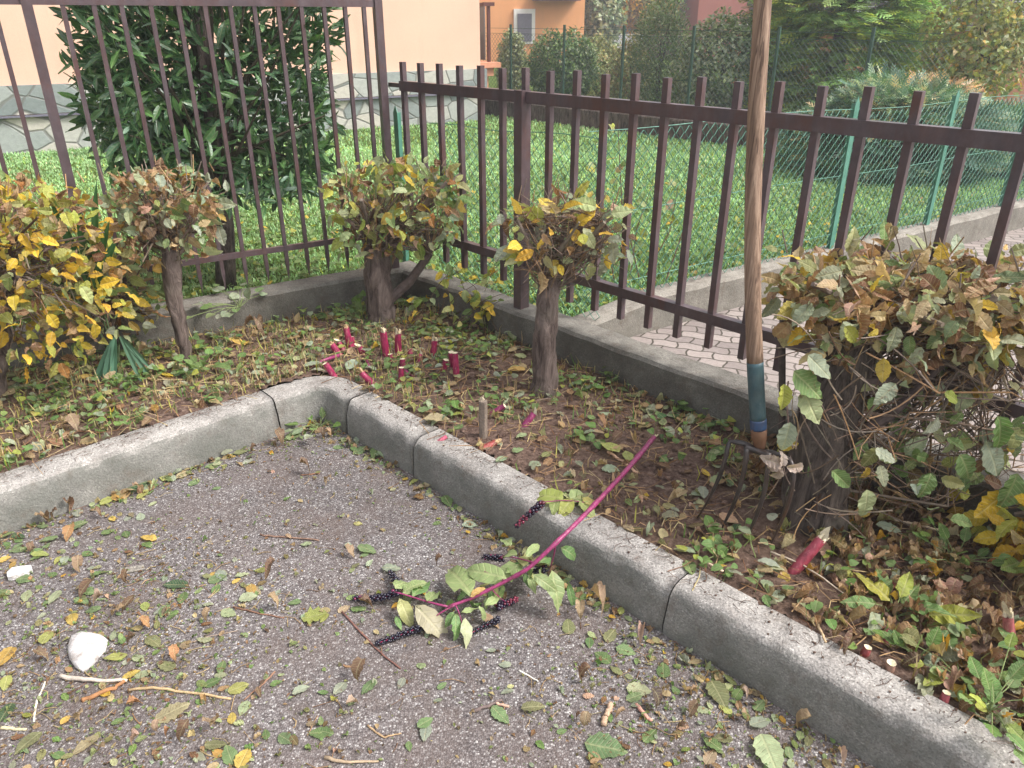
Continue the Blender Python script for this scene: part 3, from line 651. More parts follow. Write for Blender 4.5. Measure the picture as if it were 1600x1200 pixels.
def conifer(label, base, H, R, tiers, per, size, w, prof_=None):
    t = thing('conifer', base, label, 'conifer tree'); base = np.asarray(base, float)
    g = Geo(); g.tube([base, base+np.array([.03, 0, H*.5]), base+np.array([0, 0, H])], [.13, .08, .01], 8, (.09,.06,.04), bump=.06); g.build('trunk', M['twig'], t)
    P_, D_, N_ = [], [], []
    for k in range(tiers):
        f = (k+U(-.3, .3))/tiers; z = .02+H*f; rr = R*(prof_(f) if prof_ else (1-f)**.7)
        a = U(0, 2*math.pi); nb = per
        for b in range(nb):
            aa = a+b*2*math.pi/nb+U(-.2, .2); L0 = rr*U(.8, 1.08); out = np.array([math.cos(aa), math.sin(aa), 0])
            for q in range(26):
                fr = U(.35, 1.0); side = U(-1, 1)*.30*fr
                p = base+np.array([0, 0, z])+out*L0*fr+np.array([-out[1], out[0], 0])*side*L0*.7+np.array([0, 0, -.10*fr*fr*rr+U(-.05, .05)])
                P_.append(p); D_.append(out+np.array([-out[1], out[0], 0])*side*2+np.array([0, 0, U(-.35, .15)])); N_.append(out*.9+np.array([U(-.3, .3), U(-.3, .3), .8]))
    P_ = np.array(P_); C_, _ = cols(w, len(P_)); C_ = C_*1.7; fz = np.array([1+.5*mnoise.noise(Vector(q*3.1)) for q in P_]); C_ *= fz[:, None]
    g = Geo(); scatter(g, SPRAY, P_, np.array(D_), np.array(N_), size*U(.7, 1.3, len(P_)), C_); g.build('crown', M['blade'], t); return t
b = at_y(1318, 200, 9.9); conifer('big yellow green conifer with layered sprays behind the far mesh', (b[0], b[1]+.6, 0), 3.4, 1.16, 36, 20, .25, dict(lawn=4, mid=4, lime=2.6, green=2), lambda f: 1.0-.25*f if f < .6 else .85*(1-(f-.6)/.4)**.6)
# round cypress mounds, feathery
for (u, v, Y, ru, rv, n, w, lab) in ((1395, 222, 6.7, 156, 84, 10000, dict(blue=6, grey=2.5, dgreen=2, straw=.5), 'broad low rounded cypress bush with pale tips on the lawn'),
        (1440, 166, 7.6, 74, 34, 2600, dict(tan=3, pink=2, straw=2, grey=2), 'brownish cypress mound rising behind the broad low one'),
        (1590, 235, 7.9, 95, 62, 4200, dict(blue=4, green=3, dgreen=2), 'dark green rounded bush at the right edge behind the mesh')):
    c, r = sh(u, v, Y, ru, rv); t = thing('cypress_bush', (c[0], c[1], ZL), lab, 'bush'); limbs('trunk', t, (c[0], c[1], ZL-.02), c, r, r0=.025)
    P_, d = ell_pts(n, c, r, .72); keep = P_[:, 2] > ZL+.01; P_, d = P_[keep], d[keep]; C_, _ = cols(w, len(P_)); C_ *= 1.35*np.clip(1+.9*np.array([mnoise.noise(Vector((q[0]*2.5, q[1]*2.5, q[2]*9))) for q in P_]), .25, 1.7)[:, None]
    g = Geo(); scatter(g, SPRAY, P_, unit(d*np.array([1, 1, .25])+rdir(len(P_))*.35), unit(d+np.array([0, 0, .7])+rdir(len(P_))*.4), .13*U(.6, 1.2, len(P_)), C_); g.build('crown', M['blade'], t)
c, r = sh(1535, 62, 9.0, 92, 108); shrub('tree', 'yellowing leafy tree at the upper right beside the salmon outbuilding', 'tree', c, r, 5200, .075, dict(lime=4, pale=4, mid=3, straw=1.5, gold=.8), shell=.35)
# laurel tree behind the spiked fence
lb = at_z(352, 446, ZL); lc = at_y(328, 110, lb[1]+.02); s = depth(lc)/FPX
tL = thing('laurel_tree', lb, 'dense dark green laurel tree close behind the tall spiked fence', 'laurel tree')
g = Geo(); tp = np.array([lc[0], lc[1], lc[2]]); g.tube([lb+np.array([0, 0, -.03]), lb*.7+tp*.3+np.array([.015, 0, 0]), lb*.35+tp*.65, tp+np.array([0, 0, .5])], [.052, .043, .036, .012], 12, bump=.06); g.build('trunk', M['dbark'], tL, smooth=True)
g = Geo()
for k in range(26):
    t_ = U(.3, .95); s0 = lb*(1-t_)+tp*t_; e = lc+rdir(1, .2)[0]*np.array([.5, .42, .75]); g.tube([s0, (s0+e)/2+rdir(1)[0]*.04, e], [.012, .007, .003], 5, (.07,.06,.04))
g.build('branches', M['twig'], tL)
n = 15000; P_ = []; 
while len(P_) < n:
    q = U(-1, 1, 3); rr = (abs(q[0])**2.6+abs(q[1])**2.6+abs(q[2])**3.2)
    if rr < 1 and (rr > .30 or U() < .5):
        nzv = mnoise.noise(Vector(q*2.6)); 
        if rr > .8+.35*nzv: continue
        hw = .56 if q[2] > -.35 else .56*(1-.45*(-.35-q[2]))
        P_.append(lc+np.array([0, 0, .12])+q*np.array([hw, .46, .98]))
P_ = np.array(P_); P_ = P_[(P_[:, 2] > ZL+.40) & ((P_[:, :2]-pFB) @ nB > .075)]; n = len(P_); out = unit(P_-lc-np.array([0, 0, .1]))
C_, _ = cols(dict(dgreen=6, green=2.2, mid=.6, grey=.5), n); C_ *= np.array([.80, .98, 1.1])*1.15
g = Geo(); scatter(g, LAUR, P_, unit(out*.7+rdir(n)*.8+np.array([0, 0, .45])), unit(out*.7+rdir(n)*.5+np.array([0, 0, .5])), .084*U(.6, 1.25, n), C_); g.build('crown', M['laurel'], tL)

# ------------------------------------------------------------------ grass
def blades(p2, zf, h, w, C_, lean=.5):
    n = len(p2); z = np.array([zf(x, y) for x, y in p2]) if callable(zf) else np.full(n, zf)
    a = U(0, 2*math.pi, n); d = np.stack([np.cos(a)*lean, np.sin(a)*lean, np.ones(n)*U(.5, 1.2, n)], 1)
    nm = np.stack([np.cos(a), np.sin(a), U(-.2, .2, n)], 1); g = Geo(); g.n = 0
    k = rng.integers(0, len(BLADE), n); Mx = basis(d, nm, h, 1.0); Mx[:, :, 0] *= (w/.035/np.asarray(h))[:, None]
    P_ = np.column_stack([p2, z])
    for q in range(len(BLADE)): s_ = k == q; g.inst(BLADE3[q], Mx[s_], P_[s_], C_[s_])
    return g
BLADE3 = tpls('blade', 6, 2, (.0, .2), (0, 1.2), .6, 0)
def sample(pred, x0, x1, y0, y1, n):
    p = np.column_stack([U(x0, x1, n), U(y0, y1, n)]); return p[pred(p)]
def visible(p2, z, mg=60):
    u, v = proj(np.column_stack([p2, np.full(len(p2), z)])); return (u > -mg-420) & (u < 2020+mg) & (v > -mg) & (v < 1200+mg+160)
near = sample(on_lawn, -6.5, 6.5, 1, 8, 330000); near = near[visible(near, ZL)]
near = near[rng.random(len(near)) < np.clip(4.6/near[:, 1], .35, 1)**1.5]
farp = sample(on_lawn, -9, 9, 7, 13, 84000); farp = farp[visible(farp, ZL)]; farp = farp[(farp-FAR0) @ nF < -.02]
p2 = np.vstack([near, farp]); p2 = p2[((p2-H1) @ nH < -.03) | ((p2-H1) @ dH > .1)]; p2 = p2[(p2-FAR0) @ nF < 0]
C_, _ = cols(dict(lawn=8, mid=3, green=1, lime=.5, straw=.3), len(p2)); fz = np.array([1+.30*mnoise.noise(Vector((x*1.6, y*1.6, 0)))+.25*mnoise.noise(Vector((x*7, y*7, 5))) for x, y in p2]); C_ = C_*fz[:, None]*np.array([1.55, 1.68, 2.1])
hgt = U(.012, .034, len(p2))*(1+.3*(p2[:, 1] > 7)); g = blades(p2, ZL-.012, hgt, .0020+.0006*p2[:, 1], C_, .8)
tag(g.build('lawn_grass', M['blade']), 'short mown green lawn grass behind the fences', 'grass', kind='stuff')
# clover and fallen bits in the near lawn
p2 = sample(on_lawn, -2.5, 3.2, 3.2, 6.0, 9000); p2 = p2[rng.random(len(p2)) < np.clip(4.0/p2[:, 1], .2, 1)**3]; n = len(p2)
C_, _ = cols(dict(green=4, mid=5, lawn=4, lime=1, yellow=.35, tan=.3), n); g = Geo()
scatter(g, HEART, np.column_stack([p2, np.full(n, ZL)+U(.0, .03, n)]), rdir(n)*np.array([1, 1, .3]), unit(rdir(n)*.5+np.array([0, 0, 1])), U(.018, .04, n), C_)
tag(g.build('lawn_clover', M['leaf']), 'clover and small weeds in the near lawn', 'clover', kind='stuff')

# ------------------------------------------------------------------ bed ground cover, litter, debris
VB = lambda p: visible(p, ZS, 40)
STB = np.array([at_z(u, v, ZS)[:2] for u, v in ((547,542),(530,554),(523,588),(582,600),(568,553),(604,557),(622,552),(676,555),(629,572),(627,595),(693,578),(708,570),(713,588),(819,664),(768,646),(755,684),(1240,893),(1265,868),(1379,1003),(1350,1024),(1388,1047),(1474,1096),(1466,972),(1579,1012),(1388,918),(1391,1020),(1360,1035))])
def near_stub(p, rad): return np.min(np.linalg.norm(np.asarray(p)[:, None, :]-STB[None], axis=2), axis=1) < rad
def dirt_mask(p):            # bare raked soil patch between stubs and fork
    c1 = at_z(1000, 720, ZS)[:2]; c2 = at_z(800, 700, ZS)[:2]; c3 = at_z(1130, 800, ZS)[:2]
    m_ = np.minimum.reduce([np.linalg.norm((p-c1)/np.array([.42, .30]), axis=1), np.linalg.norm((p-c2)/np.array([.3, .25]), axis=1), np.linalg.norm((p-c3)/np.array([.28, .25]), axis=1)])
    return np.clip(m_, .0, 1)
def dens(p, f):
    k = np.array([.5+.9*mnoise.noise(Vector((x*2.7+f, y*2.7, f))) for x, y in p]); return np.clip(k+.25, .05, 1)
p2 = sample(in_bed, -3, 2.6, .3, 4, 52000); p2 = p2[VB(p2)]
leftside = p2[:, 0] < -.35
keep = rng.random(len(p2)) < dens(p2, 3.0)*np.clip(dirt_mask(p2)-.25, .03, 1)*np.where(leftside, .9, .45)*np.where(p2[:, 1] < 1.6, .35, 1)
p2 = p2[keep]; C_, ci = cols(dict(mid=2.5, lime=2, straw=6, olive=1.5, green=1.5, tan=1.5), len(p2))
g = blades(p2, soil_z, U(.02, .075, len(p2)), .0022, C_, 1.3); tag(g.build('bed_grass', M['blade']), 'sparse grass and straw growing across the planting bed', 'grass', kind='stuff')
# small round leaved weeds in clumps
g = Geo(); cl = sample(in_bed, -3, 2.6, .3, 4, 1150); cl = cl[VB(cl)]; cl = cl[rng.random(len(cl)) < np.clip(dirt_mask(cl)-.1, .08, 1)*dens(cl, 9.0)*1.3]
extra = [at_z(u, v, ZS)[:2] for u, v in ((240,560),(250,590),(215,600),(300,560),(320,590),(90,600),(60,640),(110,650),(150,640),(480,560),(520,530),(560,520),(590,540),(700,560),(730,545),(760,560),(715,530),(650,530),(620,580),(680,600),(540,480),(560,500),(1060,650),(1090,640),(1040,620),(1120,660),(1000,600),(960,590),(1110,870),(1105,900),(1480,1090),(1560,1040),(1500,1000),(1450,1080),(1590,1090))]
cl = np.vstack([cl, extra, np.array(extra)+U(-.06, .06, (len(extra), 2))]); cl = cl[in_bed(cl)]
P_ = []; S_ = []
for c in cl:
    k = rng.integers(5, 16); q = c+rng.normal(size=(k, 2))*.035
    for x, y in q: P_.append((x, y, soil_z(x, y)+U(.008, .05))); S_.append(U(.014, .034))
P_ = np.array(P_); kk = in_bed(P_[:, :2]) & ~near_stub(P_[:, :2]-np.array([0, -.015]), .032) & ~((P_[:, 0] > .55) & (P_[:, 1] < 2.0) & (rng.random(len(P_)) < .55)); P_ = P_[kk]; S_ = np.array(S_)[kk]; n = len(P_); C_, _ = cols(dict(green=5, mid=4, lime=1.5, dgreen=1, grey=1), n)
scatter(g, HEART, P_, rdir(n)*np.array([1, 1, .25]), unit(rdir(n)*.45+np.array([0, 0, 1])), S_, C_)
for p in P_[::2]: g.tube([(p[0]+U(-.01, .01), p[1]+U(-.01, .01), soil_z(p[0], p[1])-.004), p], .0008, 3, (.2, .28, .1), cap=False)
tag(g.build('ground_cover', M['leaf']), 'patches of small round green weeds across the bed', 'weeds', kind='stuff')
# leaf litter in the bed: crushed and half buried small leaves
p2 = sample(in_bed, -3.2, 2.8, .2, 4, 42000); p2 = p2[VB(p2)]
right = np.clip((p2[:, 0]-.55)/.35, 0, 1)*np.clip((2.5-p2[:, 1])/.5, 0, 1)
keep = ~near_stub(p2-np.array([0, -.02]), .034) & (rng.random(len(p2)) < (.42*dens(p2, 5)+.75*right)*np.clip(dirt_mask(p2)+.12, .22, 1)); p2 = p2[keep]; rt = right[keep] > .4
def litter(p2, w, size, z, lift=.02, tl=HORNDRY, C=None):
    n = len(p2); C_ = cols(w, n)[0]; zz = np.array([z(x, y) for x, y in p2]) if callable(z) else np.full(n, z)
    g = Geo(); d = rdir(n)*np.array([1, 1, .22]); scatter(g, tl, np.column_stack([p2, zz+U(.002, lift, n)]), d, unit(rdir(n)*.38+np.array([0, 0, 1])), size*U(.5, 1.2, n), C_); return g
g = litter(p2[rt], dict(brown=5, tan=4, dark=2, pink=1, straw=1, grey=1.2, olive=1.3, gold=.5), .055, soil_z, .04)
tag(g.build('leaf_litter', M['leaf']), 'thick carpet of dry brown leaves under the right hedge', 'leaf litter', kind='stuff')
g = litter(p2[~rt], dict(brown=2.5, tan=3, grey=5, pale=3, straw=2.5, olive=1.5, mid=1.5, yellow=.7, pink=1), .05, soil_z, .02, HORNFLAT+HORNDRY[:4])
tag(g.build('leaf_litter', M['leaf']), 'scattered faded leaves lying over the bed behind the kerbs', 'leaf litter', kind='stuff')
# asphalt debris density
def adens(p):
    dl = -((p-APEX) @ nKL); dr = -((p-APEX) @ nKR); e = np.minimum(dl, dr)
    u, v = proj(np.column_stack([p, np.zeros(len(p))]))
    leftb = np.clip((620-u)/420, 0, 1)*np.clip((v-800)/150, 0, 1); rb = np.clip((u-760)/250, 0, 1)*np.clip((v-950)/80, 0, 1)
    lk = np.clip(1-dl/.22, 0, 1)*np.clip((u-80)/200, .5, 1)
    return np.clip(.16+.95*np.exp(-(dr/.06)**2)*np.clip((p[:, 1]-.9)*-1.5+2.2, .35, 1)+.75*leftb+.6*rb+.5*lk+.7*np.exp(-(e/.045)**2), 0, 1)
p2 = sample(on_asphalt, -2.6, 2.2, .2, 2.7, 92000); p2 = p2[visible(p2, 0, 50)]; p2 = p2[rng.random(len(p2)) < adens(p2)*dens(p2, 2)]
n = len(p2); g = Geo(); C_, _ = cols(dict(brown=4, dark=3, tan=2, grey=2, mid=2.5, green=2, olive=2, straw=1.5), n)
scatter(g, FARLEAF, np.column_stack([p2, U(.001, .006, n)]), rdir(n)*np.array([1, 1, .15]), unit(rdir(n)*.35+np.array([0, 0, 1])), U(.003, .015, n)*(1+.5*(rng.random(n) < .15)), C_)
for (x, y) in p2[rng.random(n) < .06]:
    a = U(0, 6.28); l = U(.015, .06); d = np.array([math.cos(a), math.sin(a)]); m_ = d*l*.5+left(d)*U(-.2, .2)*l
    g.tube([(x, y, .002), (x+m_[0], y+m_[1], .004), (x+d[0]*l, y+d[1]*l, .002)], U(.0005, .0012), 4, cols(dict(tan=2, straw=2, brown=2), 1)[0][0])
q2 = sample(on_asphalt, -2.6, 2.2, .2, 2.7, 13500); q2 = q2[visible(q2, 0, 50)]; q2 = q2[rng.random(len(q2)) < adens(q2)**1.4*.95]; nq = len(q2)
scatter(g, HORNDRY+HORNFLAT, np.column_stack([q2, U(.002, .008, nq)]), rdir(nq)*np.array([1, 1, .12]), unit(rdir(nq)*.25+np.array([0, 0, 1])), U(.012, .032, nq), cols(dict(mid=3, green=2, pale=3, grey=3, tan=3, brown=3, straw=2, olive=2, gold=.8, pink=1), nq)[0])
tag(g.build('crushed_litter', M['leaf']), 'crushed leaf crumbs and straw bits strewn over the asphalt', 'leaf crumbs', kind='stuff')
# twigs, straw and clods in the bed
g = Geo(); p2 = sample(in_bed, -3, 2.6, .3, 4, 9000); p2 = p2[VB(p2)]
for (x, y) in p2:
    a = U(0, 6.28); l = U(.02, .13); d = np.array([math.cos(a), math.sin(a)]); z = soil_z(x, y); e = (x+d[0]*l, y+d[1]*l); m_ = (x+d[0]*l*.5-d[1]*l*U(-.25, .25), y+d[1]*l*.5+d[0]*l*U(-.25, .25))
    g.tube([(x, y, z+U(0, .02)), (*m_, z+U(.005, .03)), (*e, z+U(0, .02))], U(.0006, .0016), 4, cols(dict(tan=3, straw=3, brown=3, dark=1), 1)[0][0], cap=False)
tag(g.build('twig_litter', M['twig']), 'thin dry twigs and straw strewn across the bed', 'twigs', kind='stuff')
g = Geo(); p2 = sample(in_bed, -2.6, 2.4, .4, 4, 9000); p2 = p2[VB(p2)]
for (x, y) in p2: r_ = .003+.010*U()**3; g.blob((x, y, soil_z(x, y)+r_*.3), (r_*U(.8, 1.3), r_, r_*.7), np.array([.10, .07, .055])*U(.6, 1.4), 6, 4, .5, U(0, 9))
tag(g.build('soil_clods', M['soil']), 'small clods and crumbs of brown soil in the bed', 'soil clods', kind='stuff')

g = Geo()
for _ in range(800):
    if U() < .42: t_ = U(-1.6, sL); q = APEX+dKL*t_+nKL*(.135-abs(rng.normal())*.035)
    else: t_ = U(0, 2.4); q = APEX+dKR*t_+nKR*(.135-abs(rng.normal())*.040)
    r_ = .001+.0028*U()**3; g.blob((q[0], q[1], .141+r_*.3), (r_*1.2, r_, r_*.7), (.2, .15, .12), 5, 3, .4, U(0, 9))
for _ in range(260):
    t_ = U(-1.6, sL) if U() < .42 else None
    q = APEX+dKL*t_+nKL*U(.05, .13) if t_ is not None else APEX+dKR*U(0, 2.4)+nKR*U(.05, .13)
    a_ = U(0, 6.28); l_ = U(.01, .05); g.tube([(q[0], q[1], .1425), (q[0]+math.cos(a_)*l_*.5, q[1]+math.sin(a_)*l_*.5, .146), (q[0]+math.cos(a_+.3)*l_, q[1]+math.sin(a_+.3)*l_, .143)], .0007, 4, (.3, .2, .12))
tag(g.build('kerb_crumbs', M['soil']), 'soil crumbs and bits of straw spilled on the kerb tops', 'soil crumbs', kind='stuff')

# ------------------------------------------------------------------ trimmed hornbeams
def trunk_px(pts, parent, mat='bark', sides=14, off=0.0):
    P_ = []; R_ = []
    for u, v, Y, rp in pts: q = at_y(u, v, Y); P_.append(q); R_.append(.92*rp*depth(q)/FPX)
    P_ = np.array(P_); K = 22; t = np.linspace(0, len(P_)-1, K); Pi = np.stack([np.interp(t, range(len(P_)), P_[:, i]) for i in range(3)], 1); Ri = np.interp(t, range(len(R_)), R_)
    Ri[0] *= 1.18; Ri[1] *= 1.06; Pi += rng.normal(size=Pi.shape)*.0025
    g = Geo(); g.tube(Pi, Ri, 22, bump=.0)
    vv = g.v[0]; ax = np.repeat(Pi, 22, axis=0); dd = vv-ax
    g.v[0] = ax+dd*(1+np.array([.16*mnoise.noise(Vector((math.atan2(q[1], q[0])*2.2, p[2]*7, p[0]*3)))+.10*mnoise.noise(Vector((math.atan2(q[1], q[0])*5, p[2]*13, 5))) for q, p in zip(dd, vv)])[:, None]); o = g.build('trunk', M[mat], parent, smooth=True); return Pi, Ri, g
def bez2(a, b, c, n=7):
    t = np.linspace(0, 1, n)[:, None]; return a*(1-t)**2+2*t*(1-t)*b+t*t*c
def twiggy(geo, starts, c, r, n, r0=(.0015, .004), low=-1.0, kink=.22, colw=dict(bark=5, dark=1.5, tan=1)):
    ends = []
    for k in range(n):
        s = starts[rng.integers(len(starts))]; d = rdir(1, .1)[0]; d[2] = max(d[2], low); e = np.asarray(c)+d*np.asarray(r)*U(.55, 1.0); L = np.linalg.norm(e-s)
        p = [s, s*.66+e*.34+rdir(1)[0]*L*kink*.6, s*.33+e*.67+rdir(1)[0]*L*kink*.6, e]; rr = U(*r0)
        geo.tube(p, [rr*1.3, rr, rr*.7, rr*.35], 5, cols(colw, 1)[0][0], cap=False); ends.append(e)
        for _ in range(2):
            b = p[rng.integers(1, 3)]; e2 = b+rdir(1, .2)[0]*U(.04, .13); geo.tube([b, (b+e2)/2+rdir(1)[0]*.012, e2], [rr*.5, rr*.35, rr*.2], 4, cols(colw, 1)[0][0], cap=False); ends.append(e2)
    return np.array(ends)
def hornbeam(label, pts, cu, cv, cY, ru, rv, ry, n, size, w, ntw, sqr=1.0, dry=.4, low=-.5, forks=(), mat='bark', topb=.5, r0=(.0015, .004)):
    b = at_y(pts[0][0], pts[0][1], pts[0][2]); t = thing('hornbeam', b, label, 'hornbeam shrub')
    Pi, Ri, _ = trunk_px(pts, t, mat)
    c = at_y(cu, cv, cY); s = depth(c)/FPX; r = np.array([ru*s, ry, rv*s])
    g = Geo()
    for fk in forks:
        q = [at_y(*f[:3]) for f in fk]; g.tube(q, [f[3]*s for f in fk], 8, (.12,.09,.08), bump=.08)
    rt = Ri[-1]
    g.blob(Pi[-1]+np.array([0, 0, .005]), (rt*1.25, rt*1.2, rt*.9), (.13, .105, .09), 12, 8, .5, cu)
    for k in range(11):
        a_ = k*2*math.pi/11+U(-.3, .3); e_ = c+np.array([math.cos(a_)*r[0], math.sin(a_)*r[1], r[2]*U(-.1, .9)])*U(.5, .95); s_ = Pi[-1-int(k % 4)]; h1 = s_*.6+e_*.4+rdir(1)[0]*.03; rr = rt*U(.14, .30)
        g.tube([s_, h1, e_], [rr*1.2, rr, rr*.6], 7, cols(dict(bark=5, dark=1), 1)[0][0], bump=.1)
        g.tube([h1, h1+rdir(1, .6)[0]*U(.04, .10)], [rr*.6, rr*.45], 6, cols(dict(bark=5, tan=1), 1)[0][0])
    for k in range(16):
        e_ = c+np.array([U(-.8, .8)*r[0], U(-.8, .8)*r[1], r[2]*U(.6, .9)]); g.tube([e_, e_+np.array([U(-.03, .03), U(-.03, .03), U(.03, .075)])], [.0022, .0016], 6, cols(dict(bark=3, tan=2), 1)[0][0])
    st = [Pi[-1], Pi[-2], Pi[-4], Pi[-6]]+[at_y(*fk[-1][:3]) for fk in forks]
    ends = twiggy(g, st, c, r, ntw, low=low, r0=r0); g.build('twigs', M['twig'], t)
    d = rdir(n, .25); d[:, 2] = np.maximum(d[:, 2], low); mx = np.max(np.abs(d), axis=1, keepdims=True); d2 = d*(1-sqr)+d/mx*sqr*.85
    rad = (.45+.6*rng.random(n)**.5)[:, None]; P_ = c+d2*r*rad; m_ = rng.random(n) < .35
    P_[m_] = ends[rng.integers(0, len(ends), m_.sum())]
    C_, ci = cols(w, n); nm = unit(rdir(n)*.75+np.array([0, 0, 1.])*topb+np.array([0, -.45, 0])); dr = unit(d*.6+rdir(n)*.8+np.array([0, 0, -.25]))
    drym = rng.random(n) < dry; g = Geo()
    scatter(g, HORN, P_[~drym], dr[~drym], nm[~drym], size*(.42+.85*rng.random((~drym).sum())**1.2), C_[~drym])
    Cd, _ = cols(dict(brown=3.5, tan=4.5, pink=1.5, orange=.3, straw=1.6), drym.sum()); scatter(g, HORNDRY, P_[drym], dr[drym], nm[drym], size*U(.6, 1.15, drym.sum()), Cd)
    g.build('foliage', M['leaf'], t); return t, c, r
Y1 = at_z(292, 566, ZS)[1]
hornbeam('slim pollarded hornbeam with brown dry crown, left of the laurel trunk', [(293,570,Y1,9), (284,520,Y1,11), (272,466,Y1,14), (268,414,Y1,15), (262,370,Y1+.02,13)], 255, 325, Y1+.03, 88, 60, .20, 430, .062, dict(grey=3, pale=3, mid=2.5, tan=2, gold=1), 130, .6, .42, -.6)
Y2 = at_z(598, 502, ZS)[1]
hornbeam('pollarded hornbeam with leafy green and orange crown at the wall corner', [(598,506,Y2,24), (594,460,Y2,23), (590,410,Y2,22), (588,370,Y2+.02,18)], 620, 320, Y2+.03, 112, 66, .26, 620, .064, dict(pale=4, mid=4, lime=2.5, yellow=1.8, orange=.8, grey=1.5, green=1.2), 190, .5, .18, -.6, forks=([(606,470,Y2,9), (640,440,Y2+.02,8), (672,395,Y2+.04,6)],))
Y3 = at_z(851, 612, ZS)[1]
hornbeam('sparse pollarded hornbeam with bare grey trunk in the middle of the bed', [(851,618,Y3,23), (850,560,Y3,20), (855,480,Y3,19), (862,410,Y3+.01,18)], 885, 362, Y3+.03, 108, 56, .19, 165, .068, dict(grey=4, pale=3, yellow=2.6, lime=1, gold=.6), 260, .3, .16, -.7, forks=([(862,420,Y3,10), (905,385,Y3+.02,6), (945,350,Y3+.03,4)], [(858,415,Y3,8), (835,370,Y3+.03,5), (820,340,Y3+.04,3)]), r0=(.001, .0032))
# leafy side shoots between second and third trunks
bq = at_z(700, 470, ZS); tS = thing('hornbeam_shoots', bq, 'thin arching shoots with yellow green leaves between the two middle trunks', 'shoots'); g = Geo(); gl = Geo(); P_ = []
for k in range(34):
    s0 = at_z(U(620, 800), U(455, 520), ZS+.02); e = at_y(U(640, 830), U(390, 500), s0[1]-U(-.1, .1)); m_ = (s0+e)/2+rdir(1)[0]*.06
    g.tube([s0, m_, e], [.0022, .0016, .0008], 4, (.14, .10, .07), cap=False)
    for f in U(.3, 1, 5): P_.append(s0*(1-f)**2+2*f*(1-f)*m_+f*f*e)
P_ = np.array(P_); n = len(P_); g.build('stems', M['twig'], tS)
scatter(gl, HORN, P_, unit(rdir(n)+np.array([0, -.2, -.3])), unit(rdir(n)*.7+np.array([0, -.5, .8])), .052*U(.6, 1.2, n), cols(dict(lime=3, yellow=3, mid=2, pale=2, green=1), n)[0]); gl.build('foliage', M['leaf'], tS)
# big hedge at right
Y4 = at_z(1272, 815, ZS)[1]
t4, c4, r4 = hornbeam('large hornbeam hedge at right with thick dark trunk and flat leafy top', [(1268,818,Y4,52), (1278,740,Y4+.01,54), (1300,640,Y4+.03,50), (1325,540,Y4+.06,46), (1335,490,Y4+.08,40)], 1440, 470, Y4+.10, 232, 66, .26, 1050, .062, dict(grey=3.4, pale=3, mid=2, yellow=1.8, straw=2, olive=1, tan=2.2), 330, .85, .32, -.9,
    forks=([(1330,560,Y4+.05,26), (1400,520,Y4+.08,14), (1500,480,Y4+.1,9)], [(1320,600,Y4,14), (1420,590,Y4,9), (1545,608,Y4+.02,6)], [(1300,700,Y4,13), (1390,650,Y4-.02,8), (1480,560,Y4,6)]), mat='dbark', topb=.8, r0=(.0015, .005))
g = Geo()
starts = [at_y(u, v, Y4+.02) for u, v in ((1290,760),(1300,700),(1315,640),(1330,580),(1400,520),(1480,590),(1540,700),(1450,800),(1560,560))]
cL = at_y(1445, 670, Y4+.06); twiggy(g, starts, cL, np.array([.44, .22, .30]), 250, (.0011, .0036), -1, .35, dict(bark=5, tan=1.6, dark=1))
for k in range(70):
    f = U(0, 1); u = 1262+70*f+U(-60, 60); v = 810-300*f; a_ = at_y(u, v, Y4-.085+U(-.02, .02)); e_ = at_y(u+U(-90, 120), v+U(-110, 110), Y4-.10+U(-.05, .08)); m1 = (a_+e_)/2+rdir(1)[0]*.035
    e_[2] = max(e_[2], ZS+.01); g.tube(bez2(a_, m1, e_), U(.0009, .0024), 4, cols(dict(bark=5, tan=2, dark=1), 1)[0][0], cap=False)
g.build('lower_twigs', M['twig'], t4)
q = [at_y(1222, v, Y4+.16) for v in (700, 640, 560, 500)]; g = Geo(); g.tube(q, [.011, .010, .010, .008], 8, (.10, .08, .07), bump=.08); g.build('side_stem', M['twig'], t4)
n = 150; P_ = cL+rdir(n)*np.array([.44, .2, .28])*U(.3, 1, (n, 1)); P_[:, 1] -= .06; g = Geo()
scatter(g, HORN, P_, unit(rdir(n)+np.array([0, -.2, -.4])), unit(rdir(n)*.6+np.array([0, -.9, .6])), .058*U(.7, 1.2, n), cols(dict(grey=3, mid=4, pale=3, lime=1, brown=1, yellow=1), n)[0])
for (u, v, l, kk) in ((1240,580,60,'mid'),(1255,610,55,'pale'),(1262,555,50,'grey'),(1235,660,48,'grey'),(1300,735,42,'mid'),(1225,600,40,'lime'),(1355,765,48,'pale'),(1400,600,42,'grey'),(1370,700,36,'olive'),(1455,740,44,'mid'),(1540,690,60,'grey'),(1500,710,52,'mid'),(1570,770,55,'yellow'),(1590,800,50,'gold'),(1560,650,60,'green'),(1320,510,36,'lime'),(1590,740,60,'mid'),(1580,820,60,'yellow')):
    p = at_y(u, v, Y4-.14); L_ = l*depth(p)/FPX; scatter(g, HORN, p[None], np.array([[U(-.9, .9), -.3, -.7]]), np.array([[U(-.2, .2), -.9, .55]]), np.array([L_*1.1]), PAL[kk][None]*1.0)
g.build('lower_leaves', M['leaf'], t4)
# second hedge plant past the right frame edge
hornbeam('yellowing hornbeam at the right edge, low over the litter', [(1700,900,Y4-.28,30), (1710,760,Y4-.26,28)], 1655, 840, Y4-.24, 84, 62, .16, 190, .06, dict(yellow=5, gold=2, lime=2, mid=1), 70, .4, .1, -.7, r0=(.0015, .003))
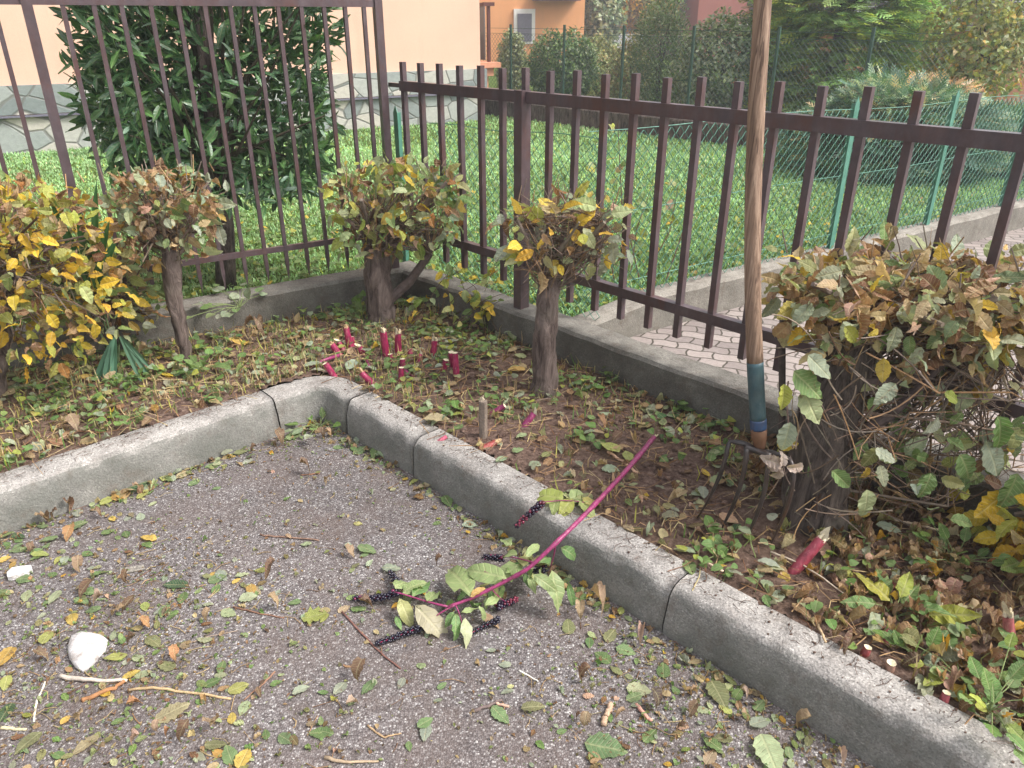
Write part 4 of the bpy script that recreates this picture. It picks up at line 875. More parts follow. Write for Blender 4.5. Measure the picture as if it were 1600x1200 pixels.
# yellow hedge at left
Y0 = at_z(60, 640, ZS)[1]
hornbeam('bright yellow hornbeam hedge at the left edge', [(-10,640,Y0+.08,14), (0,560,Y0+.08,14), (10,470,Y0+.1,12), (15,400,Y0+.1,10)], 30, 425, Y0+.12, 158, 150, .26, 1350, .056, dict(yellow=5, gold=1.2, lime=4, orange=.3, pale=1.6, mid=1.6), 170, .35, .24, -.95)
q0 = at_z(120, 600, ZS); hornbeam('low tangle of brown and green hornbeam suckers under the slim trunk', [(170,600,q0[1]+.25,8), (175,520,q0[1]+.28,7), (180,460,q0[1]+.3,5)], 165, 460, q0[1]+.28, 92, 84, .16, 330, .058, dict(tan=2, pale=3, mid=3, grey=2, gold=1.2, yellow=1), 150, .3, .38, -.9)

# ------------------------------------------------------------------ fan palm
def frond(parent, hub, tips, w, colr, fold=.35):
    g = Geo(); hub = np.asarray(hub, float)
    for e in tips:
        e = np.asarray(e, float); d = e-hub; L = np.linalg.norm(d); dn = d/L; side = unit(np.cross(dn, [0, -1, .3])); nr_ = np.cross(side, dn)
        V = []; ts = np.linspace(0, 1, 9)
        for t in ts:
            ww = w*(.18+.9*math.sin(math.pi*min(t*.75+.12, 1))) * (1 if t < .8 else (1-t)/.2+.06); p = hub+d*t+np.array([0, 0, -.10*L*t*t])
            V += [p-side*ww+nr_*ww*fold, p, p+side*ww+nr_*ww*fold]
        Lp = []
        for i in range(8):
            for k in (0, 1): a_ = i*3+k; Lp += [a_, a_+1, a_+4, a_+3]
        g.add(V, Lp, [4]*16, np.array(colr)*U(.8, 1.2), [(.5, .5)]*len(V))
    return g.build('frond', M['palm'], parent)
hb = at_z(185, 575, ZS); tP = thing('fan_palm', hb, 'young fan palm with stiff folded blades inside the left hedge', 'fan palm')
Yp = hb[1]
frond(tP, at_y(140, 450, Yp-.16), [at_y(72, 290, Yp-.20), at_y(95, 330, Yp-.20), at_y(118, 300, Yp-.20)], .013, (.04, .12, .035))
frond(tP, at_y(150, 450, Yp-.16), [at_y(128, 345, Yp-.20), at_y(146, 262, Yp-.20), at_y(168, 330, Yp-.20), at_y(182, 360, Yp-.16)], .012, (.045, .13, .04))
frond(tP, at_y(110, 455, Yp), [at_y(45, 400, Yp-.05), at_y(60, 425, Yp-.05), at_y(80, 395, Yp-.03)], .009, (.04, .11, .04))
frond(tP, at_y(180, 528, Yp-.06), [at_y(143, 603, Yp-.13), at_y(160, 600, Yp-.14), at_y(176, 606, Yp-.15)], .013, (.07, .17, .10))
frond(tP, at_y(188, 526, Yp-.06), [at_y(242, 596, Yp-.12), at_y(225, 600, Yp-.14), at_y(236, 572, Yp-.1)], .009, (.09, .18, .11))
g = Geo(); 
for u, v in ((140,450),(150,450),(110,455),(180,528),(188,526)): g.tube([hb, (hb+at_y(u, v, Yp-.03))/2+np.array([0, .01, .03]), at_y(u, v, Yp-.03 if v < 500 else Yp-.06)], .0035, 6, (.12, .17, .08))
g.build('stalks', M['twig'], tP)

# ------------------------------------------------------------------ rose saplings behind the mesh
tR = thing('rose_bush', at_z(985, 440, ZL), 'thin leggy rose bush with few leaves behind the mesh', 'rose bush'); g = Geo(); P_ = []
for (u0, v0, u1, v1) in ((1000,440,965,190),(985,430,1015,300),(960,440,930,250),(1040,440,1090,250),(1010,430,1060,290),(930,440,905,300),(870,450,840,330),(900,440,880,280)):
    a = at_z(u0, v0, ZL); e = at_y(u1, v1, a[1]+U(-.05, .12)); m_ = (a+e)/2+rdir(1)[0]*.04; g.tube([a, m_, e], [.004, .003, .0015], 5, (.17, .11, .08), cap=False)
    for f in U(.35, 1, 9): P_.append(a*(1-f)**2+2*f*(1-f)*m_+f*f*e+rdir(1)[0]*.03)
g.build('stems', M['twig'], tR); P_ = np.array(P_); n = len(P_); g = Geo(); scatter(g, HORN, P_, rdir(n), unit(rdir(n)*.6+np.array([0, -.5, .8])), .05*U(.6, 1.3, n), cols(dict(pale=4, lime=3, mid=3, yellow=1, pink=.6), n)[0]); g.build('leaves', M['leaf'], tR)

# ------------------------------------------------------------------ digging fork
hd = at_z(1187, 700, .405); hx = at_z(1140, 694, .405); hy = at_z(1234, 724, .40)
tF = thing('digging_fork', v3(at_z(1150, 840, ZS)[:2], ZS), 'old four tined digging fork with wooden handle stuck upright in the soil', 'garden fork')
tips = [at_z(1083, 818, ZS-.02), at_z(1122, 834, ZS-.02), at_z(1160, 850, ZS-.02), at_z(1198, 862, ZS-.02)]
def bez(P_, n=14):
    P_ = [np.asarray(p, float) for p in P_]; out = []
    for t in np.linspace(0, 1, n):
        Q = list(P_)
        while len(Q) > 1: Q = [Q[i]*(1-t)+Q[i+1]*t for i in range(len(Q)-1)]
        out.append(Q[0])
    return np.array(out)
roots = [hx, hx*.55+hy*.45*1+(hd-hx)*.0, hx*.30+hy*.70, hy]
roots[1] = at_z(1166, 702, .402); roots[2] = at_z(1200, 716, .40)
for k in range(4):
    r0_ = roots[k]; tp_ = tips[k]; outw = np.array([0, -.02, 0]); g = Geo()
    mid1 = r0_+np.array([.0, -.028, -.03]) if k in (0, 3) else r0_+np.array([.0, -.022, -.04]); mid2 = (r0_*.42+tp_*.58)+np.array([.022, -.02, .02])
    start = hd+np.array([0, 0, -.012]) if k in (0, 3) else (hx*(1-(k)/3)+hy*(k)/3)*.0+roots[k]
    if k in (0, 3):
        pts = np.vstack([bez([start, (start+r0_)/2+np.array([0, 0, .020]), r0_+np.array([0, 0, .008])], 6)[:-1], bez([r0_+np.array([0, 0, .008]), r0_+(r0_-start)*.16+np.array([0, -.012, -.012]), mid1+(r0_-start)*.12, mid2, tp_], 14)])
    else:
        pts = bez([start+np.array([0, .0, .006]), mid1, mid2, tp_], 14)
    rad = np.interp(np.linspace(0, 1, len(pts)), [0, .2, .75, 1], [.0080, .0068, .0054, .0020]); g.tube(pts, rad, 8); g.build('tine', M['iron'], tF, smooth=True)
g = Geo(); g.tube(bez([roots[1]+np.array([-.004, 0, .008]), hd+np.array([0, 0, -.008]), roots[2]+np.array([.004, 0, .006])], 8), .0085, 8); g.build('crossbar', M['iron'], tF, smooth=True)
top = np.array([0, 0, CAMH])+ray(1192, 0)*1.62
hdl = top-hd
def hp(t): return hd+hdl*t+np.array([-1, 0, 0])*.020*math.sin(math.pi*min(t, 1))
def seg(t0, t1, r0_, r1_, n=14, sides=18): 
    g = Geo(); ts = np.linspace(t0, t1, n); g.tube([hp(t) for t in ts], np.linspace(r0_, r1_, n), sides, bump=.012); return g
g = Geo(); g.tube([hp(-.012), hp(.012), hp(.03), hp(.055)], [.010, .0165, .0195, .0205], 16, bump=.03); g.build('ferrule', M['rust'], tF, smooth=True)
seg(.052, .078, .0206, .0206, 6).build('painted_band', M['blue'], tF, smooth=True)
seg(.0765, .225, .0200, .0203).build('painted_sleeve', M['teal'], tF, smooth=True)
g = Geo(); ts = np.linspace(.22, 1.42, 40); g.tube([hp(t) for t in ts], np.interp(ts, [.22, .5, 1.42], [.0198, .0188, .0185]), 18, bump=.012)
o = g.build('wooden_handle', M['handle'], tF, smooth=True)

# ------------------------------------------------------------------ pokeweed stubs
MAG = (.31, .020, .080); MAG2 = (.27, .035, .12); PITH = (.80, .70, .50); TANP = (.62, .44, .25)
def stub(u0, v0, u1, v1, rp, label, cut='flat', colr=MAG, zoff=0.0, z0=None, extra=None, group='cut magenta pokeweed stubs'):
    b = at_z(u0, v0, ZS if z0 is None else z0); e = at_y(u1, v1, b[1]+U(-.01, .02)+zoff); r_ = .98*rp*depth(b)/FPX
    t = thing('pokeweed_stub', b, label, 'plant stub', group); d = unit(e-b); L = np.linalg.norm(e-b); g = Geo()
    g.tube([b-d*.02, b+(e-b)*.3, b+(e-b)*.35, b+(e-b)*.8, e], np.array([1.1, 1.05, 1.08, 1.0, .98])*r_, 12, colr, bump=.06, cap=False); stm = g.build('stem', M['stem'], t, smooth=True)
    g = Geo(); x = unit(np.cross(d, [0, 1, .2])); y = np.cross(x, d); pc = PITH if cut != 'tan' else TANP
    ring = []; n = 12
    for i in range(n):
        a = i*2*math.pi/n; h = {'flat': .001+.0015*random.random(), 'tan': .012*max(0, math.cos(a+1))+.012*random.random(), 'torn': .03*max(0, math.cos(a*1.0+.5))**2+.016*random.random(), 'slant': .022*(1+math.cos(a))/2}[cut]
        ring.append(e+(x*math.cos(a)+y*math.sin(a))*r_*.97+d*h)
    g.add(ring+[e-d*.006], sum([[i, (i+1) % n, n] for i in range(n)], []), [3]*n, pc)
    if cut in ('tan', 'torn'):
        for k in range(5):
            a = U(0, 6.28); q = e+(x*math.cos(a)+y*math.sin(a))*r_*.6; g.tube([q-d*.004, q+d*U(.004, .018)+rdir(1)[0]*.003], [r_*.45, r_*.2], 5, np.array(pc)*U(.8, 1.1))
    g.build('cut_face', M['pith'], stm)
    if extra:
        g = Geo(); q = [at_z(uu, vv, ZS+zz) for uu, vv, zz in extra]; g.tube(q, np.linspace(r_*.6, r_*.3, len(q)), 7, MAG2, bump=.05); g.build('side_shoot', M['stem'], t, smooth=True)
Z4 = lambda X, Y_: (480+X*.1875, 460+Y_*.1875)
def s4(a, b, c, d_, rp, *k, **kw): u0, v0 = Z4(a, b); u1, v1 = Z4(c, d_); stub(u0, v0, u1, v1, rp, *k, **kw)
s4(362, 440, 322, 275, 5.2, 'tall magenta stub with a frayed tan top, leftmost of the upright ones', 'tan')
s4(268, 505, 205, 415, 5, 'leaning magenta stub with tan slanted cut and a long side stem on the soil', 'tan', extra=[(530, 555, .02), (505, 563, .015), (486, 574, .008)])
s4(232, 692, 150, 575, 4.6, 'magenta stub with white round cut just above the corner kerb', 'flat')
s4(545, 750, 450, 650, 4.8, 'short magenta stub with pale frayed tip leaning over the kerb corner', 'tan')
s4(470, 505, 432, 440, 4.4, 'small magenta stub with white cut and a red side shoot', 'slant', extra=[(565, 548, .01), (572, 562, .01), (577, 573, .005)])
s4(662, 522, 632, 310, 5.6, 'tall split magenta stub showing a long white inner face', 'torn')
s4(757, 492, 757, 322, 5.2, 'straight tall magenta stub with one tan splinter standing on top', 'torn')
s4(1045, 512, 1062, 380, 5.0, 'magenta stub topped by a torn white pith tuft', 'torn')
s4(796, 605, 793, 540, 4.6, 'short upright magenta stub with a clean white round cut', 'flat')
s4(782, 722, 785, 612, 4.4, 'forked magenta stub in front of the clean cut one', 'flat', extra=[(632, 578, .02), (640, 585, .012), (648, 590, .004)])
s4(1135, 635, 1156, 548, 4.4, 'magenta stub beside a curled orange leaf', 'flat')
s4(1218, 600, 1200, 482, 4.6, 'magenta stub, left half of the close pair at the right', 'flat')
s4(1245, 695, 1232, 490, 4.8, 'tall magenta stub, right half of the close pair', 'flat')
s4(860, 500, 858, 452, 4.2, 'tiny magenta stub low among the green leaves', 'flat')
s4(300, 470, 262, 400, 4.2, 'thin magenta stub tucked behind the leaning one with the tan slanted cut', 'slant')
s4(700, 560, 690, 500, 4.0, 'short magenta stub between the split one and the straight tall one', 'flat')
s4(930, 560, 945, 500, 4.0, 'low red magenta stub behind the forked one', 'slant')
s4(385, 430, 372, 355, 3.8, 'thin dark magenta stub close behind the frayed tan topped one', 'flat')
stub(819, 666, 834, 646, 5.2, 'short red stub leaning right in front of the bare grey trunk', 'slant', MAG2)
stub(768, 647, 788, 634, 4.2, 'thin red stub lying slanted beside the grey dead stump', 'flat', MAG2)
stub(757, 700, 775, 692, 5.6, 'hollow red stub lying nearly flat at the kerb edge', 'tan', (.30, .06, .05))
stub(683, 692, 698, 682, 3.4, 'small pink stub on the kerb edge left of the dead stump', 'flat', (.5, .10, .16))
stub(1240, 893, 1284, 842, 8.5, 'thick pink stub leaning right with a grey shredded end', 'torn', (.36, .06, .09))
stub(1379, 1003, 1391, 985, 8, 'round cut stub with cream disc, nearest the pale lance leaves', 'flat', (.32, .07, .08))
stub(1350, 1024, 1356, 1012, 6.5, 'small cream topped stub left of the round cut one', 'flat', (.30, .06, .06))
stub(1388, 1047, 1393, 1036, 7.5, 'broad cream topped stub below the round cut one', 'flat', (.38, .22, .16))
stub(1474, 1096, 1479, 1083, 6.5, 'cream topped pink stub just behind the nearest kerb', 'flat', (.44, .10, .12))
stub(1466, 972, 1468, 952, 5.5, 'white torn stub in the litter near the right edge', 'torn', (.40, .10, .10))
stub(1579, 1012, 1575, 962, 8, 'tall torn white stub at the right edge of the litter', 'torn', (.40, .12, .12))
stub(1388, 918, 1398, 907, 6, 'dull pink stub behind the pale lance leaves', 'tan', (.42, .12, .12))
# grey dead stump
b = at_z(755, 684, ZS); e = at_y(754, 626, b[1]); t = thing('dead_stump', b, 'thin grey dead woody stump standing at the kerb edge', 'dead stump'); g = Geo()
g.tube([b-np.array([0, 0, .02]), b*.5+e*.5, e], [.016, .015, .0145], 11, (.25, .20, .16), bump=.22); g.build('stem', M['pith'], t)
g = Geo(); [g.tube([e+rdir(1)[0]*.006, e+np.array([U(-.006, .006), 0, U(.008, .02)])], [.004, .001], 5, (.55, .46, .34)) for _ in range(7)]; g.build('frayed_top', M['pith'], t)

# ------------------------------------------------------------------ cut pokeweed branch
C5 = lambda X, Y_: (540+X*.3252, 670+Y_*.3252)
tW = thing('pokeweed_branch', at_z(868, 849, .17), 'cut pokeweed branch with magenta stem and wilting leaves lying across the kerb', 'pokeweed branch')
mainpx = [(1022,683,.235), (985,728,.225), (940,777,.215), (900,818,.205), (868,849,.195), (826,889,.135), (790,908,.10), (767,920,.085), (735,936,.065), (700,948,.05)]
def pz(u, v, z): return at_z(u, v, z)
mp = np.array([pz(*q) for q in mainpx]); K = 40; tt = np.linspace(0, len(mp)-1, K); mp2 = np.stack([np.interp(tt, range(len(mp)), mp[:, i]) for i in range(3)], 1)
for _ in range(2): mp2[1:-1] = (mp2[:-2]+mp2[1:-1]*2+mp2[2:])/4
g = Geo(); g.tube(mp2, np.linspace(.0075, .0036, K)*(1+.22*np.array([1 if i % 7 == 3 else 0 for i in range(K)])), 10, MAG2, bump=.05); g.build('main_stem', M['stem'], tW, smooth=True)
g = Geo(); d0 = unit(mp2[0]-mp2[2])
for k in range(8): q = mp2[0]+rdir(1)[0]*.003; g.tube([q-d0*.02, q+d0*U(.004, .02)+rdir(1)[0]*.004], [.0035, .001], 5, (.62, .56, .34))
g.build('split_end', M['pith'], tW)
def side(px, r0_, r1_): 
    P_ = bez([pz(*q) for q in px], 10); g = Geo(); g.tube(P_, np.linspace(r0_, r1_, 10), 7, MAG2, cap=True); g.build('side_stem', M['stem'], tW, smooth=True); return P_
side([(700,948,.05), (660,940,.045), (640,930,.05), (616,925,.05)], .0030, .0018); side([(710,946,.055), (690,955,.04), (668,972,.02)], .0026, .0016)
side([(868,849,.19), (866,870,.15), (860,885,.10)], .0026, .0016); side([(836,880,.15), (812,872,.12), (785,868,.07)], .0024, .0015)
side([(790,908,.10), (776,900,.09), (757,893,.09)], .0022, .0012); side([(768,920,.085), (780,935,.05), (790,940,.03)], .0018, .0012); side([(712,946,.055), (720,960,.04), (724,985,.02)], .0018, .0010)
def raceme(px, n, rb, cfun, name='berry_cluster'):
    A = bez([pz(*q) for q in px], 24); g = Geo(); g.tube(A, .0014, 5, MAG)
    for i in range(n):
        t = (i+.5)/n; p = A[min(23, int(t*24))]; tn = unit(A[min(23, int(t*24)+1)]-A[max(0, int(t*24)-1)]) if 1 else 0
        a = i*2.4; x = unit(np.cross(tn, [0, 0, 1])); y = np.cross(x, tn); o_ = (x*math.cos(a)+y*math.sin(a))*rb*U(1.5, 2.1)*(1-.35*t)
        q = p+o_; q[2] = max(q[2], .006 if px[0][2] < .12 else q[2]); r_ = 1.28*rb*(1-.3*t)*U(.75, 1.12); g.blob(q, (r_, r_, r_*.85), cfun(t), 8, 5, .06, i)
    g.build(name, M['berry'], tW, smooth=True)
dk = lambda t: np.array([.012, .010, .022])*U(.7, 1.5); mg = lambda t: (np.array([.16, .010, .06]) if U() < .14 else np.array([.014, .010, .026]))
rd = lambda t: np.array([.20, .03, .06])*(.5+t) if U() < .15+t*.6 else np.array([.02, .01, .03])
raceme([(618,926,.04), (600,936,.02), (575,936,.014), (553,934,.012)], 70, .0042, mg)
raceme([(622,912,.03), (616,903,.02), (608,893,.016)], 30, .0044, dk)
raceme([(660,980,.016), (640,985,.012), (610,1000,.012), (588,1005,.010)], 70, .0040, dk)
raceme([(776,948,.02), (790,942,.014), (808,936,.012)], 46, .0044, rd)
raceme([(786,872,.05), (770,872,.04), (755,870,.03)], 40, .0044, mg)
raceme([(848,786,.165), (832,798,.152), (806,822,.09)], 60, .0046, rd)
raceme([(852,888,.05), (845,892,.04), (830,894,.03)], 26, .0044, mg)
raceme([(780,968,.02), (760,975,.012), (735,990,.010)], 44, .0036, dk)
# leaf list: base px, tip px, heights, width factor, colour
PL = (.30, .38, .16); PD_ = (.15, .27, .09); PY = (.42, .42, .17)
lv = [(1035,570,1155,625,.13,.10,1.0,PD_),(990,680,1040,870,.12,.05,1.1,PL),(900,700,1020,770,.12,.10,1.1,PL),(1070,740,1100,860,.05,.02,.8,PD_),(772,716,570,660,.10,.09,1.2,PL),(600,790,490,632,.08,.06,1.05,PL),(600,806,672,745,.08,.09,1.0,(.48,.30,.10)),
 (822,612,728,552,.10,.10,1.2,PL),(790,560,748,495,.09,.08,1.0,PL),(868,612,942,530,.12,.13,.9,PL),(850,640,690,745,.08,.06,1.2,PL),(238,768,335,645,.05,.05,1.2,PL),(275,790,392,690,.05,.05,1.0,PL),(322,802,407,705,.05,.03,.8,PD_),(388,832,458,738,.05,.04,1.0,PL),
 (258,815,322,940,.05,.02,1.1,PY),(340,850,490,1010,.05,.015,1.15,(.40,.36,.24)),(520,878,480,955,.05,.02,1.2,PD_),(530,888,537,1020,.05,.015,1.1,PD_),(575,910,592,1038,.04,.015,1.1,(.38,.40,.24)),(642,850,690,925,.06,.02,.9,PL),(672,852,752,785,.06,.06,.9,PL),(556,884,634,850,.05,.05,.9,PL),
 (352,850,430,900,.05,.03,1.0,PD_),(860,695,880,770,.08,.05,1.0,PD_),(880,700,912,790,.08,.05,1.0,PL),(935,640,985,600,.12,.10,1.1,PD_),(840,640,760,700,.08,.05,1.0,PD_),(690,760,730,870,.06,.01,1.0,PD_),(650,880,740,950,.03,.01,.9,(.30,.18,.10)),(240,900,265,960,.02,.01,1,PD_)]
for _k in range(22):
    _t = U(.05, 1); _x = 470+(980-470)*_t+U(-40, 40); _y = 850-(850-600)*_t+U(-10, 60); _a = U(0, 6.28); _l = U(45, 95); lv.append((_x, _y, _x+math.cos(_a)*_l, _y+math.sin(_a)*_l*.8, .03+.07*_t, max(.012, .01+.05*_t), U(.8, 1.1), [PL, PD_, PY, (.24, .36, .12)][rng.integers(4)]))
for (a, b, c_, d_, z0, z1, wf_, cl_) in lv:
    p = pz(*C5(a, b), z0); e = pz(*C5(c_, d_), z1); dd = e-p; L = np.linalg.norm(dd); g = Geo()
    scatter(g, LANCE, p[None], dd[None], np.array([[U(-.45, .45), -.35+U(-.3, .3), 1.0]]), np.array([L*1.08]), np.array([cl_])*U(.85, 1.15), wf_*U(.78, .98)); g.build('leaf', M['poke'], tW, smooth=True)
# small broken sprig on the kerb with the hanging berries
tw2 = thing('pokeweed_sprig', at_z(900, 790, .145), 'small yellow green pokeweed sprig lying on the kerb top beside the magenta stem', 'sprig'); g = Geo()
g.tube(bez([at_z(848, 785, .165), at_z(890, 778, .17), at_z(925, 788, .155)], 8), .0016, 5, MAG2); g.build('stem', M['stem'], tw2)
for (u0, v0, u1, v1, cl_) in ((880,779,840,768,(.40,.46,.12)),(890,778,922,770,(.34,.42,.18)),(895,780,875,800,(.40,.42,.10)),(905,783,930,800,(.36,.42,.14)),(885,780,905,765,(.44,.46,.22)),(870,780,862,798,(.30,.36,.12)),(915,786,935,775,(.5,.44,.14))):
    p = at_z(u0, v0, .165); e = at_z(u1, v1, .152); g = Geo(); scatter(g, LANCE, p[None], (e-p)[None], np.array([[U(-.3, .3), -.2, 1.]]), np.array([np.linalg.norm(e-p)*1.2]), np.array([cl_]), 1.5); g.build('leaf', M['poke'], tw2, smooth=True)

# ------------------------------------------------------------------ loose pieces on the asphalt
Z7 = lambda X, Y_: (X*.34375, 788+Y_*.34375); Z8 = lambda X, Y_: (500+X*.34375, 788+Y_*.34375)
out_ = [at_z(*Z7(x, y), 0)[:2] for x, y in ((315,650),(330,618),(380,600),(425,602),(470,615),(492,632),(482,665),(455,700),(425,735),(380,766),(345,748),(322,715),(314,680))]
g = Geo(); cxy = np.mean(out_, axis=0); V = []; n = len(out_); rings = [(1.0, .002), (1.03, .010), (.93, .019), (.6, .024), (.3, .025)]
for f, z in rings: V += [v3(cxy+(p-cxy)*f, z+.002*math.sin(i*2.1+f*5)) for i, p in enumerate(out_)]
L = []
for k in range(4):
    for i in range(n): j = (i+1) % n; L += [k*n+j, k*n+i, (k+1)*n+i, (k+1)*n+j]
V.append(v3(cxy, .025)); L2 = sum([[4*n+(i+1) % n, 4*n+i, 5*n] for i in range(n)], [])
g.add(V, L+L2, [4]*(4*n)+[3]*n); tag(g.build('foam_piece', M['foam'], smooth=True), 'white flat broken piece lying on the asphalt at lower left', 'foam piece')
out_ = [at_z(*Z7(x, y), 0)[:2] for x, y in ((38,330),(60,308),(100,300),(148,296),(152,312),(110,335),(60,350),(40,350))]; g = Geo(); g.prism(out_[::-1], .003, .016); tag(g.build('foam_piece', M['foam']), 'small pinkish white scrap near the left edge of the asphalt', 'foam piece')
out_ = [at_z(*Z7(x, y), 0)[:2] for x, y in ((548,296),(655,278),(660,300),(545,322))]; g = Geo(); g.prism(out_[::-1], .001, .004); tag(g.build('wood_chip', M['wall']), 'flat grey chip lying on the asphalt above the white piece', 'wood chip')
def stick(px, r0_, r1_, colr, label, z=0.0, zl=None, name='stick', mat='twig'):
    P_ = np.array([at_z(u, v, (z if zl is None else zl[i])+max(r0_, .002)) for i, (u, v) in enumerate(px)]); K = 12; t = np.linspace(0, len(P_)-1, K)
    Pi = np.stack([np.interp(t, range(len(P_)), P_[:, i]) for i in range(3)], 1); Pi += rng.normal(size=Pi.shape)*r0_*.25
    g = Geo(); g.tube(Pi, np.linspace(r0_, r1_, K), 7, colr, bump=.12); tag(g.build(name, M[mat], smooth=True), label, 'stick', 'loose sticks and stems')
z7 = lambda *p: [Z7(*q) for q in p]; z8 = lambda *p: [Z8(*q) for q in p]
stick(z7((275, 785), (400, 800), (575, 800)), .0058, .004, (.58, .50, .42), 'pale bleached stick just below the white piece')
stick(z7((370, 890), (480, 850), (570, 805)), .006, .004, (.34, .17, .08), 'rusty brown stick crossing the end of the bleached one')
stick(z7((585, 845), (720, 832), (850, 855), (1050, 882)), .0035, .0028, (.50, .36, .20), 'long straw coloured stem right of the bleached stick')
stick(z7((207, 805), (165, 900), (153, 988)), .0024, .0022, (.74, .68, .55), 'thin curved white stem below the bleached stick')
stick(z7((1060, 465), (1180, 495), (1290, 515)), .0026, .0016, (.22, .12, .08), 'thin brown twig on the asphalt left of the berry branch')
stick(z7((1180, 138), (1300, 150), (1450, 162)), .0032, .0022, (.24, .15, .11), 'brown bark strip on the bare asphalt')
stick(z7((835, 640), (950, 600), (1080, 575)), .0014, .001, (.34, .26, .20), 'hair thin grey twig above the oval green leaf')
stick(z7((1250, 760), (1180, 830), (1110, 890)), .0024, .0018, (.26, .15, .10), 'short forked brown twig near the bottom middle')
stick(z7((0, 1015), (60, 1020), (120, 1025)), .004, .003, (.55, .48, .30), 'cream stem at the left edge near the bottom')
stick(z8((100, 490), (200, 600), (280, 680), (365, 747)), .0028, .002, (.20, .10, .08), 'dark red brown twig below the berries')
stick(z8((905, 755), (950, 780), (992, 806)), .002, .002, (.78, .74, .66), 'short white splinter on the asphalt centre')
stick(z8((1325, 905), (1305, 955), (1285, 1003)), .0068, .0062, (.56, .38, .26), 'peeled pinkish stem piece near the bottom right', mat='pith')
stick(z8((1435, 910), (1470, 950), (1505, 985)), .0048, .004, (.62, .34, .26), 'thin peeled pink stem right of the thicker piece', mat='pith')
stick(z8((700, 940), (760, 915), (830, 888)), .0044, .003, (.16, .12, .11), 'dark woody twig bottom centre')
stick(z8((800, 905), (860, 920)), .0034, .003, (.62, .40, .30), 'tiny pink stem bit beside the dark woody twig')
stick(z8((20, 1150), (120, 1175), (270, 1165)), .004, .002, (.40, .30, .20), 'knobbly tan twig at the bottom edge')
stick(z8((215, 1005), (290, 1060), (370, 1040)), .0024, .0014, (.44, .30, .17), 'bent tan leaf stalk near the bottom')
stick([(1470, 2000-1000), (1440, 985)], .002, .002, (.4, .3, .2), 'short tan stalk beside the cream topped stubs', z=ZS)
stick([(1130, 893), (1087, 868), (1093, 888)][:2]+[], .0028, .0024, (.66, .50, .36), 'pale bent stalk on the kerb edge', z=ZK+.004)
stick([(1205, 862), (1250, 880), (1290, 905), (1322, 930)], .0022, .0016, (.60, .50, .38), 'long pale curved stalk across the litter below the fork', z=ZS+.025)
stick([(1275, 962), (1282, 985), (1291, 1004)], .0034, .0026, (.55, .40, .24), 'tan split stalk on the right kerb edge', z=ZK+.004)
stick([(1543, 883), (1570, 862), (1605, 838)], .0085, .009, (.34, .14, .06), 'thick rusty brown cane at the right edge', z=ZS+.03)
stick([(1395, 812), (1440, 822), (1510, 838)], .004, .003, (.60, .48, .34), 'bleached split stem under the right hedge', z=ZS+.02)
stick([(950, 706), (975, 722), (995, 738)], .0045, .004, (.66, .42, .28), 'peeled orange pink stem on the bare soil', z=ZS+.012, mat='pith')
stick([(500, 740), (470, 742), (448, 724)][:2], .0026, .002, (.3, .16, .10), 'brown curled stem below the corner kerb')
stick([(815, 630), (860, 622), (905, 612)][:2], .002, .0016, (.3, .22, .17), 'thin twig at the foot of the bare grey trunk', z=ZS+.01)
# dry husk hung on the fork
pk = at_y(1225, 728, hy[1]-.02); g = Geo()
for k in range(5): scatter(g, HORNDRY, pk[None]+rdir(1)*.006, unit(np.array([[U(-.8, .6), -.1, U(-.4, .7)]])), np.array([[U(-.3, .3), -1, .4]]), np.array([.052*U(.8, 1.2)]), np.array([[.50, .40, .35]])*U(.8, 1.1))
g.build('x', M['leaf']); o = bpy.data.objects['x']; o.name = 'dried_husk'; tag(o, 'crumpled pale pinkish husk caught on the right fork tine', 'husk')
# bramble and lance leaved plants on the right
def rosette(name, label, px, z, n, size, w, tl, hgt=.05, spread=.05, cat='plant'):
    b = at_z(*px, z); t = thing(name, b, label, cat); g = Geo(); P_ = b+np.column_stack([rng.normal(size=(n, 2))*spread, U(.015, hgt, n)])
    for p in P_: g.tube([b, (b+p)/2+np.array([0, 0, .012]), p], .0012, 4, (.2, .25, .1), cap=False)
    g.build('stems', M['twig'], t); g = Geo(); d = unit(P_-b+np.array([0, 0, -.01])+rdir(n)*.02)
    scatter(g, tl, P_, d, unit(rdir(n)*.35+np.array([0, -.2, 1])), size*U(.75, 1.2, n), cols(w, n)[0]); g.build('leaves', M['leaf'], t)
rosette('bramble_plant', 'green bramble sprig hanging over the kerb at the bottom right corner', (1545, 1110), ZK+.02, 13, .052, dict(green=4, mid=3, lime=1), HORNFLAT, .07, .055)
rosette('bramble_plant', 'yellowish bramble shoot beside the cream topped pink stub', (1500, 1060), ZS, 9, .05, dict(lime=3, mid=2, olive=1), HORNFLAT, .05, .05)
rosette('weed_plant', 'bright green seedling cluster in the litter below the right hedge', (1490, 885), ZS, 16, .04, dict(green=4, mid=4), HORNFLAT, .09, .05)
rosette('weed_plant', 'dark green rounded weed at the right edge between stubs', (1430, 1035), ZS, 7, .045, dict(green=4, dgreen=1), HORNFLAT, .04, .04)
rosette('weed_plant', 'pair of bright round seedling leaves beside the pale bent stalk', (1119, 878), ZS, 5, .024, dict(green=3, mid=3), HEART, .03, .014)
rosette('weed_plant', 'light green weed with lance leaves beside the round cut stub', (1395, 965), ZS, 10, .10, dict(lime=3, mid=4), LANCE, .035, .03)
rosette('weed_plant', 'tuft of bright grass sprouting on the kerb by the corner', (640, 630), ZS, 9, .05, dict(lime=4, mid=2), BLADE, .02, .01)
rosette('weed_plant', 'leafy weed against the foot of the slim trunk', (318, 582), ZS, 22, .036, dict(green=3, mid=3), HEART, .07, .05)
